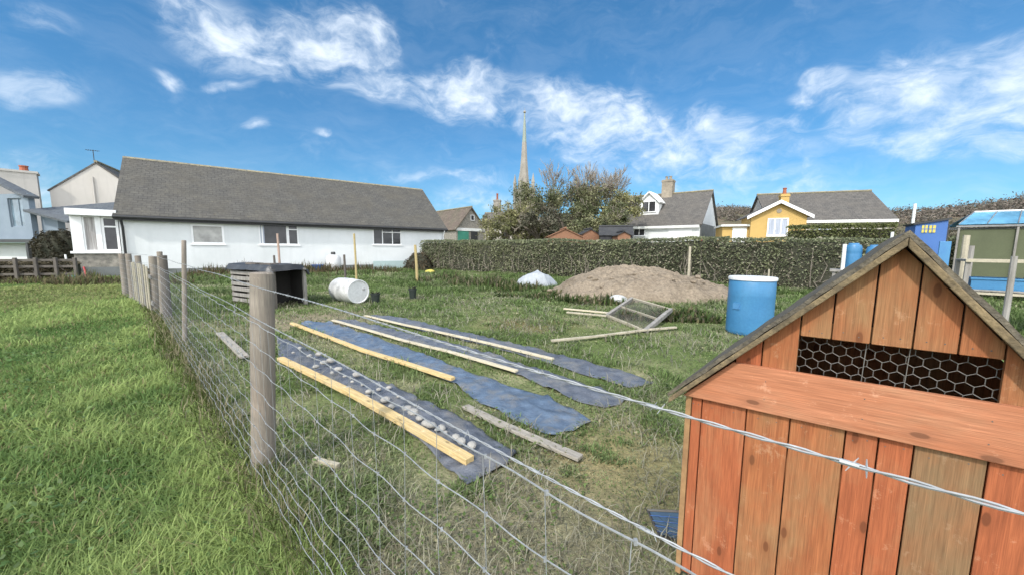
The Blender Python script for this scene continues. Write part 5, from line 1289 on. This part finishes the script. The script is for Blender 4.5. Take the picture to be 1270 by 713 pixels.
def bush(name, label, p, rx, ry, h, N, leaf, cols, seed):
    t = thing(name, label, 'bush', p); nu, nv = 26, 12; vs = []
    for i in range(nv + 1):
        th = math.pi/2 * i / nv
        for j in range(nu):
            a_ = 2*math.pi*j/nu; k = .84 + .2*(float(vn(np.array([math.cos(a_)*2+seed]), np.array([math.sin(a_)*2+th*2]), 1.3, seed)[0]) - .5); vs.append((rx*k*math.cos(th)**.6*math.cos(a_), ry*k*math.cos(th)**.6*math.sin(a_), h*k*math.sin(th)))
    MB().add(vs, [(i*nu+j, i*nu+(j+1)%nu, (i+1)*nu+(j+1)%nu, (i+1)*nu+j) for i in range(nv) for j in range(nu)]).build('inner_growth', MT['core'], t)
    a_ = rng.uniform(0, 2*np.pi, N); th = np.arcsin(rng.random(N)); k = .88 + .26*(fbm(np.cos(a_)*2+seed, np.sin(a_)*2+th*2, 1.3, seed, 3) - .5)*2 - .1*rng.random(N)**2
    P = np.stack([rx*k*np.cos(th)**.6*np.cos(a_), ry*k*np.cos(th)**.6*np.sin(a_), h*k*np.sin(th)], 1)
    cards('foliage', P, np.full(N, leaf), lerpc(cols[0], cols[1], np.clip((k-.8)*3 + rng.normal(0,.2,N), 0, 1)), None, t); return t
p = at(74, 318, 19.5); bush('dark_bush', 'dark brown rounded bush between the rail fence and the porch', (p.x, p.y, 0), 1.05, 1.0, at(74, 279, 19.5).z, 5000, .12, ((.035, .03, .02), (.085, .075, .045)), 7)
p = at(520, 335, 24.0); bush('brown_shrub', 'brown twiggy shrub at the right corner of the bungalow', (p.x, p.y, 0), 1.0, .8, 1.2, 1800, .12, ((.06, .05, .03), (.15, .11, .07)), 11)
for px, Y, rx, top_, lab in ((668, 47, 4.2, 268, 'dull green thicket behind the stone cottage trees'), (740, 47, 4.6, 266, 'dull green thicket behind the black felted shed'), (704, 50, 5, 260, 'tall dull thicket behind the middle of the tree cluster')):
    p = at(px, 300, Y); bush('thicket', lab, (p.x, p.y, 0), rx, 1.6, at(px, top_, Y).z, 4200, .28, ((.10, .105, .06), (.20, .20, .11)), px)
N = 1300; az = rng.uniform(R(37), R(66), N); r = rng.uniform(110, 340, N); x, y = r*np.sin(az), r*np.cos(az); k = fbm(x, y, .02, 35, 3) > .38; x, y = x[k], y[k]; z = hill_z(x, y)
c = np.repeat(np.stack([x, y, z], 1), 50, 0) + rng.normal(0, 1, (len(x)*50, 3)) * np.repeat(rng.uniform(.8, 2.0, len(x)), 50)[:, None] * np.array([1, 1, .6]); c[:, 2] += .8
tag(cards('lower_scrub', c, np.full(len(c), .9), lerpc((.10, .10, .065), (.22, .18, .13), rng.random(len(c)))), 'brown scrub covering the lower slope of the hill', 'scrub', kind='stuff')
# trees and scrub standing on the hill
N = 900; az = rng.uniform(R(20), R(62), N); r = rng.uniform(340, 700, N); x, y = r*np.sin(az), r*np.cos(az); k = fbm(x, y, .012, 31, 4) > .44; x, y = x[k], y[k]; z = hill_z(x, y)
n_ = len(x); m_ = 60; c = np.repeat(np.stack([x, y, z], 1), m_, 0); s = np.repeat(rng.uniform(1.2, 3.4, n_), m_)
c = c + rng.normal(0, 1, (n_*m_, 3)) * s[:, None] * np.array([1, 1, .65]) ; c[:, 2] += s * .8
tag(cards('hillside_scrub', c, np.full(len(c), 1.7), lerpc((.12, .115, .085), (.25, .20, .165), rng.random(len(c)))), 'scrub and bare woodland covering the far hill', 'woodland', kind='stuff')

# ------------------------------------------------------------------ right-hand side, beyond the hen coop
p = at(1129, 300, 17); tag(MB().tube([(0, 0, 0), (0, 0, at(1129, 253, 17).z)], .055, 10).build('flag_pole', MT['white_paint'], None, loc=(p.x, p.y, 0), smooth=True), 'plain white pole rising behind the peak of the hen coop', 'pole')
# blue hut with two yellow windows
P0 = at(1133, 300, 10.2); a = R(-34); HF = Frame((P0.x, P0.y, 0), a); p_ = HF.p
hut = thing('blue_hut', 'bright blue upright hut with two small yellow windows behind the hen coop roof', 'hut', HF.O, a)
x1 = p_(1173, 300)[0]; zl, zr = p_(1133, 279)[1], p_(1173, 273)[1]
MB().prism([(0, 0), (x1, 0), (x1, zr), (0, zl)], 0, .9).build('wall', MT['blue_shed'], hut, .006)
MB().box(-.04, x1+.06, -.05, .95, 0, .05, Matrix.Translation((0, 0, zl - .002)) @ Matrix.Rotation(-math.atan2(zr-zl, x1), 4, 'Y')).build('roof', MT['gutter'], hut)
for (u0, u1) in ((1143, 1150), (1152, 1160)):
    a0, b0, z1, z0 = p_(u0, 285)[0], p_(u1, 285)[0], p_(u0, 280)[1], p_(u0, 289)[1]
    o = MB().box(a0, b0, -.018, .0, z0, z1).build('window', MT['yellow'], hut)
    MB().box((a0+b0)/2 - .008, (a0+b0)/2 + .008, -.026, -.018, z0, z1).box(a0, b0, -.0245, -.0182, (z0+z1)/2-.008, (z0+z1)/2+.008).build('glazing_bar', MT['blue_shed'], o)
MB().box(x1+.002, x1+.04, .05, .85, .1, zr-.1).build('door', MT['gutter'], hut)
a0, b0 = p_(1163, 310)[0], p_(1173, 310)[0]; tag(MB().box(0, .2, -.05, .0, 0, at(1170, 300, 9.6).z).build('pale_blue_board', MT['sky_plastic'], None, .005, loc=at(1165, 300, 9.5).xy.to_3d(), rz=a), 'narrow pale blue board standing against the blue hut', 'board')
# blue drums on a staging
sp = at(1066, 320, 8.6); z_top = at(1066, 304, 8.6).z
st = thing('drum_staging', 'grey timber staging holding two blue drums behind the hen coop', 'staging', (sp.x, sp.y, 0), R(-40))
MB().box(-.5, .5, -.3, .35, z_top - .62, z_top - .57).build('deck', MT['grey_wood'], st, .004)
for sx in (-.45, .4):
    for sy in (-.26, .27): MB().box(sx, sx+.06, sy, sy+.06, -.05, z_top - .621).build('leg', MT['grey_wood'], st, .004)
def drum(dx, r, h, label):
    q = Vector((sp.x, sp.y, 0)) + Vector((math.cos(R(-40)), math.sin(R(-40)), 0))*dx; t = thing('blue_drum', label, 'drum', (q.x, q.y, z_top - .57), 0, 'drums on the staging')
    MB().lathe([(r*.95, 0), (r, .03), (r, h*.62), (r*.97, h*.66), (r, h*.7), (r*.97, h*.9), (r*.8, h)], 24).build('body', MT['blue_plastic'], t, smooth=True)
    MB().lathe([(r*.62, h), (r*.62, h+.03), (r*.5, h+.04)], 20).build('lid', MT['sky_plastic'], t, smooth=True)
drum(-.12, .16, .57, 'left blue drum of the two on the staging, beside the white post'); drum(.24, .15, .53, 'right blue drum of the two on the staging, next to the coop roof')
# greenhouse with a blue-tinted roof
P0 = at(1187, 300, 11.5); a = R(-42); GFr = Frame((P0.x, P0.y, 0), a); p_ = GFr.p
gh = thing('greenhouse', 'white framed lean-to with a blue translucent roof at the right edge', 'greenhouse', GFr.O, a)
x1 = 2.2; zE = p_(1196, 281)[1]; rx, zR = p_(1225, 263, .9); Dg = 1.8
bx = .022
for x in (0, x1/2, x1):
    for y in (0, Dg): MB().box(x-bx, x+bx, y-bx, y+bx, -.1, zE-.033).build('upright', MT['grey_wood'], gh)
for y in (0, Dg): MB().box(-.06, x1+.06, y-.04, y+.04, zE-.03, zE+.02).build('eaves_rail', MT['hay'], gh)
MB().tube([(rx*.6, Dg/2, zR), (x1, Dg/2, zR)], .035, 6).build('ridge_rail', MT['white_paint'], gh)
for sg in (0, 1):
    y0 = 0 if sg == 0 else Dg
    P = [(-.02, y0, zE+.055), (x1, y0, zE+.055), (x1, Dg/2, zR), (rx*.6, Dg/2, zR)]
    if sg: P = P[::-1]
    MB().slab(P, .012).build('roof_panel', MT['panelglass'], gh)
    for k in range(5):
        f = k/4; A_ = Vector(P[0]).lerp(Vector(P[1]), f) if not sg else Vector(P[3]).lerp(Vector(P[2]), f); B_ = Vector(P[3]).lerp(Vector(P[2]), f) if not sg else Vector(P[0]).lerp(Vector(P[1]), f)
        MB().tube([A_ + Vector((0,0,.015)), B_ + Vector((0,0,.015))], .013, 5).build('glazing_bar', MT['hay'], gh)
MB().add([(.04, .06, .5), (x1-.04, .06, .5), (x1-.04, .06, zE-.1), (.04, .06, zE-.1), (.04, .075, .5), (x1-.04, .075, .5), (x1-.04, .075, zE-.1), (.04, .075, zE-.1)], [(0,1,2,3),(7,6,5,4),(0,4,5,1),(1,5,6,2),(2,6,7,3),(3,7,4,0)]).build('windbreak_net', MT['green_net'], gh)
# potting bench with crates
P0 = at(1196, 340, 6.6); a = R(-40); PF = Frame((P0.x, P0.y, 0), a); p_ = PF.p
be = thing('potting_bench', 'weathered grey potting bench with a pale edge right of the hen coop roof', 'bench', PF.O, a)
zt = p_(1215, 322)[1]; 
MB().box(0, 1.6, 0, .75, zt-.04, zt).build('top', MT['grey_wood'], be, .004); MB().box(-.01, 1.61, -.03, -.001, zt-.05, zt+.008).build('front_edge', MT['pale_wood'], be, .003)
MB().box(.03, 1.55, .02, .7, zt-.55, zt-.52).build('shelf', MT['grey_wood'], be, .004)
for x in (.0, 1.54):
    for y in (.01, .68): MB().box(x, x+.06, y, y+.06, -.05, zt-.041).build('leg', MT['grey_wood'], be, .004)
def crate(F, x, y, z, w, d, h, m, label, group=None):
    q = F.O + F.e*x + F.n*y; t = thing('storage_crate', label, 'crate', (q.x, q.y, z), F.a, group)
    for (a0, b0, c0, d0) in ((0, w, 0, .015), (0, w, d-.015, d), (0, .015, .016, d-.016), (w-.015, w, .016, d-.016)): MB().box(a0, b0, c0, d0, .012, h).build('side', MT[m], t, .003)
    MB().box(.001, w-.001, .001, d-.001, 0, .011).build('bottom', MT[m], t); MB().box(-.015, w+.015, -.018, -.001, h-.03, h).build('rim', MT[m], t, .003)
crate(PF, .10, .05, zt-.519, .62, .5, .20, 'blue_plastic', 'blue storage crate on the shelf of the potting bench', 'crates on the bench shelf')
crate(PF, .78, .05, zt-.519, .6, .5, .22, 'teal', 'teal storage crate on the shelf of the potting bench', 'crates on the bench shelf')
MB().box(-.01, 1.6, -.03, .0, zt-.6, zt-.56).build('shelf_edge', MT['pale_wood'], be, .003)
for (px, ptop, Y, r, m, lab) in ((1195, 292, 7.6, .055, 'pale_wood', 'thick pale wooden post just right of the blue hut'), (1203, 305, 8.1, .05, 'grey_wood', 'grey wooden post behind the thick pale post'), (1258, 318, 5.2, .035, 'grey_wood', 'grey post at the right edge beside the potting bench')):
    stake(px, 340, ptop, Y, r, m, lab, name='garden_post')

# ------------------------------------------------------------------ sky and sun
SUN_AZ, SUN_EL = R(-148), R(44)
w = bpy.data.worlds.new("World"); sc.world = w; w.use_nodes = True; nt = w.node_tree; nt.nodes.clear()
N_ = lambda ty, **k: (lambda x: ([setattr(x, a, b) for a, b in k.items()], x)[1])(nt.nodes.new(ty))
Lk = lambda a, b: nt.links.new(a, b)
out = N_('ShaderNodeOutputWorld'); sky = N_('ShaderNodeTexSky', sky_type='NISHITA'); sky.sun_disc = False
sky.sun_elevation = SUN_EL; sky.sun_rotation = SUN_AZ; sky.air_density = 1.0; sky.dust_density = .1; sky.ozone_density = 3.0; sky.altitude = 0
bg = N_('ShaderNodeBackground'); bg.inputs[1].default_value = .10
def Mt(op, a, b=None, c=None, clamp=False):
    x = N_('ShaderNodeMath', operation=op, use_clamp=clamp)
    for i, v in enumerate((a, b, c)):
        if v is None: continue
        if isinstance(v, (int, float)): x.inputs[i].default_value = v
        else: Lk(v, x.inputs[i])
    return x.outputs[0]
tc = N_('ShaderNodeTexCoord'); sx = N_('ShaderNodeSeparateXYZ'); Lk(tc.outputs['Generated'], sx.inputs[0])
az = Mt('ARCTAN2', sx.outputs[0], sx.outputs[1]); el = Mt('ARCSINE', sx.outputs[2])
def Vec(a, b, c=0.):
    x = N_('ShaderNodeCombineXYZ')
    for i, v in enumerate((a, b, c)):
        if isinstance(v, (int, float)): x.inputs[i].default_value = v
        else: Lk(v, x.inputs[i])
    return x.outputs[0]
v0 = Vec(az, el)
def Ns(vec, scale, detail=6, rough=.6, dist=0., sc3=(1, 1, 1)):
    mp = N_('ShaderNodeMapping'); mp.inputs['Scale'].default_value = sc3; Lk(vec, mp.inputs[0])
    x = N_('ShaderNodeTexNoise'); x.inputs['Scale'].default_value = scale; x.inputs['Detail'].default_value = detail; x.inputs['Roughness'].default_value = rough; x.inputs['Distortion'].default_value = dist
    Lk(mp.outputs[0], x.inputs['Vector']); return x
hr_ = N_('ShaderNodeValToRGB'); hr_.color_ramp.elements[0].position = 0; hr_.color_ramp.elements[0].color = (.30, .49, .61, 1); hr_.color_ramp.elements[1].position = .75; hr_.color_ramp.elements[1].color = (.35, .77, .90, 1)
Lk(sx.outputs[2], hr_.inputs[0]); sm_ = N_('ShaderNodeMix', data_type='RGBA', blend_type='MULTIPLY'); sm_.inputs[0].default_value = 1
Lk(sky.outputs[0], sm_.inputs[6]); Lk(hr_.outputs[0], sm_.inputs[7]); Lk(sm_.outputs[2], bg.inputs[0])
# warp the sky coordinates a little so the cloud edges curl
wn = Ns(v0, 5, 3); va = N_('ShaderNodeVectorMath', operation='SUBTRACT'); Lk(wn.outputs['Color'], va.inputs[0]); va.inputs[1].default_value = (.5, .5, .5)
vs_ = N_('ShaderNodeVectorMath', operation='SCALE'); Lk(va.outputs[0], vs_.inputs[0]); vs_.inputs['Scale'].default_value = .10
vw = N_('ShaderNodeVectorMath', operation='ADD'); Lk(v0, vw.inputs[0]); Lk(vs_.outputs[0], vw.inputs[1]); v1 = vw.outputs[0]
def azel(px, py):
    d = ray(px, py).normalized(); return math.atan2(d.x, d.y), math.asin(d.z)
CLOUDS = [  # (photo point A, photo point B, half thickness in radians, weight): cloud bodies between two directions of the sky
  ((215,22),(330,60),.050,.95), ((330,55),(475,65),.050,1.0), ((340,25),(480,40),.04,.85), ((455,30),(480,60),.035,1.0), ((320,80),(365,85),.03,.9),
  ((410,95),(520,112),.030,.85), ((500,115),(640,125),.045,1.1), ((560,100),(600,108),.035,1.0), ((620,120),(820,148),.050,1.1), ((770,130),(800,150),.04,1.05),
  ((660,150),(860,175),.055,1.0), ((700,185),(1010,192),.055,.85), ((860,150),(920,165),.03,.9), ((760,205),(1000,215),.045,.6),
  ((15,112),(82,112),.024,.85), ((12,28),(84,33),.015,.5), ((186,90),(228,99),.011,.7), ((250,101),(332,105),.008,.65), ((308,155),(334,156),.010,.75), ((386,169),(412,172),.009,.55),
  ((980,126),(1015,126),.016,.75), ((1000,106),(1045,106),.018,.8), ((940,160),(1010,158),.018,.8),
  ((1040,150),(1110,155),.035,.95), ((1060,135),(1265,100),.060,1.0), ((1120,160),(1265,150),.05,1.0), ((1235,190),(1268,188),.018,.9), ((1150,185),(1220,175),.02,.55), ((1180,105),(1300,85),.05,.95),
  ((10,212),(80,215),.03,.55), ((40,235),(70,235),.03,.55), ((540,250),(640,250),.03,.6), ((560,228),(640,225),.02,.4), ((900,235),(1130,240),.03,.45), ((420,218),(640,218),.014,.4),
]
mask = None
for A_, B_, th, wt in CLOUDS:
    a1, e1 = azel(*A_); a2, e2 = azel(*B_); cxa, cye = (a1+a2)/2, (e1+e2)/2; hl_ = math.hypot(a2-a1, e2-e1)/2 + th*.9
    mp = N_('ShaderNodeMapping', vector_type='TEXTURE'); mp.inputs['Location'].default_value = (cxa, cye, 0); mp.inputs['Rotation'].default_value = (0, 0, math.atan2(e2-e1, a2-a1)); mp.inputs['Scale'].default_value = (hl_*1.2, th*1.7, 1)
    Lk(v1, mp.inputs[0]); ln = N_('ShaderNodeVectorMath', operation='LENGTH'); Lk(mp.outputs[0], ln.inputs[0])
    q = Mt('MULTIPLY', Mt('SUBTRACT', 1.0, ln.outputs['Value'], clamp=True), wt)
    mask = q if mask is None else Mt('SMOOTH_MAX', mask, q, .15)
n1 = Ns(v1, 9, 8, .62, .3, (1, 1.7, 1)).outputs['Fac']; n2 = Ns(v1, 30, 6, .6, .2, (1, 1.5, 1)).outputs['Fac']; n3 = Ns(v1, 4, 5, .6, 0, (1, 3.2, 1)).outputs['Fac']
nn = Mt('ADD', Mt('MULTIPLY', n1, .72), Mt('MULTIPLY', n2, .28))
dn = Mt('ADD', Mt('MULTIPLY', Mt('POWER', mask, .6), 1.0), Mt('SUBTRACT', Mt('MULTIPLY', nn, 2.4), 1.36))
mr = N_('ShaderNodeMapRange', interpolation_type='SMOOTHSTEP'); Lk(dn, mr.inputs[0]); mr.inputs[1].default_value = .02; mr.inputs[2].default_value = 1.15; mr.inputs[3].default_value = 0; mr.inputs[4].default_value = .80
mr2 = N_('ShaderNodeMapRange', interpolation_type='SMOOTHSTEP'); Lk(Mt('MULTIPLY', mask, 3.0, clamp=True), mr2.inputs[0]); mr2.inputs[1].default_value = 0; mr2.inputs[2].default_value = .8
dens = Mt('MULTIPLY', mr.outputs[0], mr2.outputs[0])
wisp = N_('ShaderNodeMapRange', interpolation_type='SMOOTHSTEP'); Lk(n3, wisp.inputs[0]); wisp.inputs[1].default_value = .42; wisp.inputs[2].default_value = .85; wisp.inputs[4].default_value = .38
veil = N_('ShaderNodeMapRange', interpolation_type='SMOOTHSTEP'); Lk(mask, veil.inputs[0]); veil.inputs[1].default_value = .0; veil.inputs[2].default_value = .45; veil.inputs[4].default_value = .5
vn_ = N_('ShaderNodeMapRange', interpolation_type='SMOOTHSTEP'); Lk(Ns(v1, 7, 8, .65, .5, (1, 2.6, 1)).outputs['Fac'], vn_.inputs[0]); vn_.inputs[1].default_value = .36; vn_.inputs[2].default_value = .68
dens = Mt('MAXIMUM', dens, Mt('MULTIPLY', veil.outputs[0], vn_.outputs[0]))
lowsky = N_('ShaderNodeMapRange', interpolation_type='SMOOTHSTEP'); Lk(el, lowsky.inputs[0]); lowsky.inputs[1].default_value = R(26); lowsky.inputs[2].default_value = R(3); lowsky.inputs[4].default_value = 1.
dens = Mt('MAXIMUM', dens, Mt('MULTIPLY', wisp.outputs[0], lowsky.outputs[0]))
cr = N_('ShaderNodeValToRGB'); cr.color_ramp.elements[0].position = .25; cr.color_ramp.elements[0].color = (.50, .60, .72, 1); cr.color_ramp.elements[1].position = .8; cr.color_ramp.elements[1].color = (.84, .89, .94, 1)
Lk(Mt('ADD', Mt('MULTIPLY', nn, .6), Mt('MULTIPLY', dens, .45)), cr.inputs[0])
# unseen bright broken cloud added behind the camera as fill light for shaded walls
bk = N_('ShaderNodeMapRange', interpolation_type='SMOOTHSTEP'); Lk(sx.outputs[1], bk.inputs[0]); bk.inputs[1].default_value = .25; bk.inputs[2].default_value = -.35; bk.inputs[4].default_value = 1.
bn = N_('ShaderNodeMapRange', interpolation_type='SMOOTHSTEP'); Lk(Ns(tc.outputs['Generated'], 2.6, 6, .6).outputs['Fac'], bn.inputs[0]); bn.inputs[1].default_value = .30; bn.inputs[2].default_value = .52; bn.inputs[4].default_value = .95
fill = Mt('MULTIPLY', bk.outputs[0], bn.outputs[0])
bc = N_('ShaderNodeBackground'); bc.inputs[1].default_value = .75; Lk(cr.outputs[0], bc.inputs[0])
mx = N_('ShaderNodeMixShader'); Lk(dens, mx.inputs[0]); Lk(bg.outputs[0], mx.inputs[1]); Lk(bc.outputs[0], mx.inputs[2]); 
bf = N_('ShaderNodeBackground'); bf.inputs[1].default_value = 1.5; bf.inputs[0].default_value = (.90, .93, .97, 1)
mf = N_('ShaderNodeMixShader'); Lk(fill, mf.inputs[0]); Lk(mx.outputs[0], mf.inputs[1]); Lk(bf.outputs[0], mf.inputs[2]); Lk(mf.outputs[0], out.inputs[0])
sun = bpy.data.objects.new('sun', bpy.data.lights.new('sun', 'SUN')); C.objects.link(sun)
sun.data.energy = 1.6; sun.data.angle = R(2.5); sun.data.color = (1, .955, .89)
sd = Vector((math.sin(SUN_AZ)*math.cos(SUN_EL), math.cos(SUN_AZ)*math.cos(SUN_EL), math.sin(SUN_EL)))
sun.rotation_euler = sd.to_track_quat('Z', 'Y').to_euler()
sc.view_settings.view_transform = 'Standard'; sc.view_settings.look = 'None'; sc.view_settings.exposure = 1.02; sc.view_settings.gamma = 1
sc.cycles.use_adaptive_sampling = True; sc.cycles.adaptive_threshold = .02; sc.cycles.use_denoising = True; sc.cycles.max_bounces = 4; sc.cycles.diffuse_bounces = 2; sc.cycles.glossy_bounces = 3; sc.cycles.transparent_max_bounces = 8
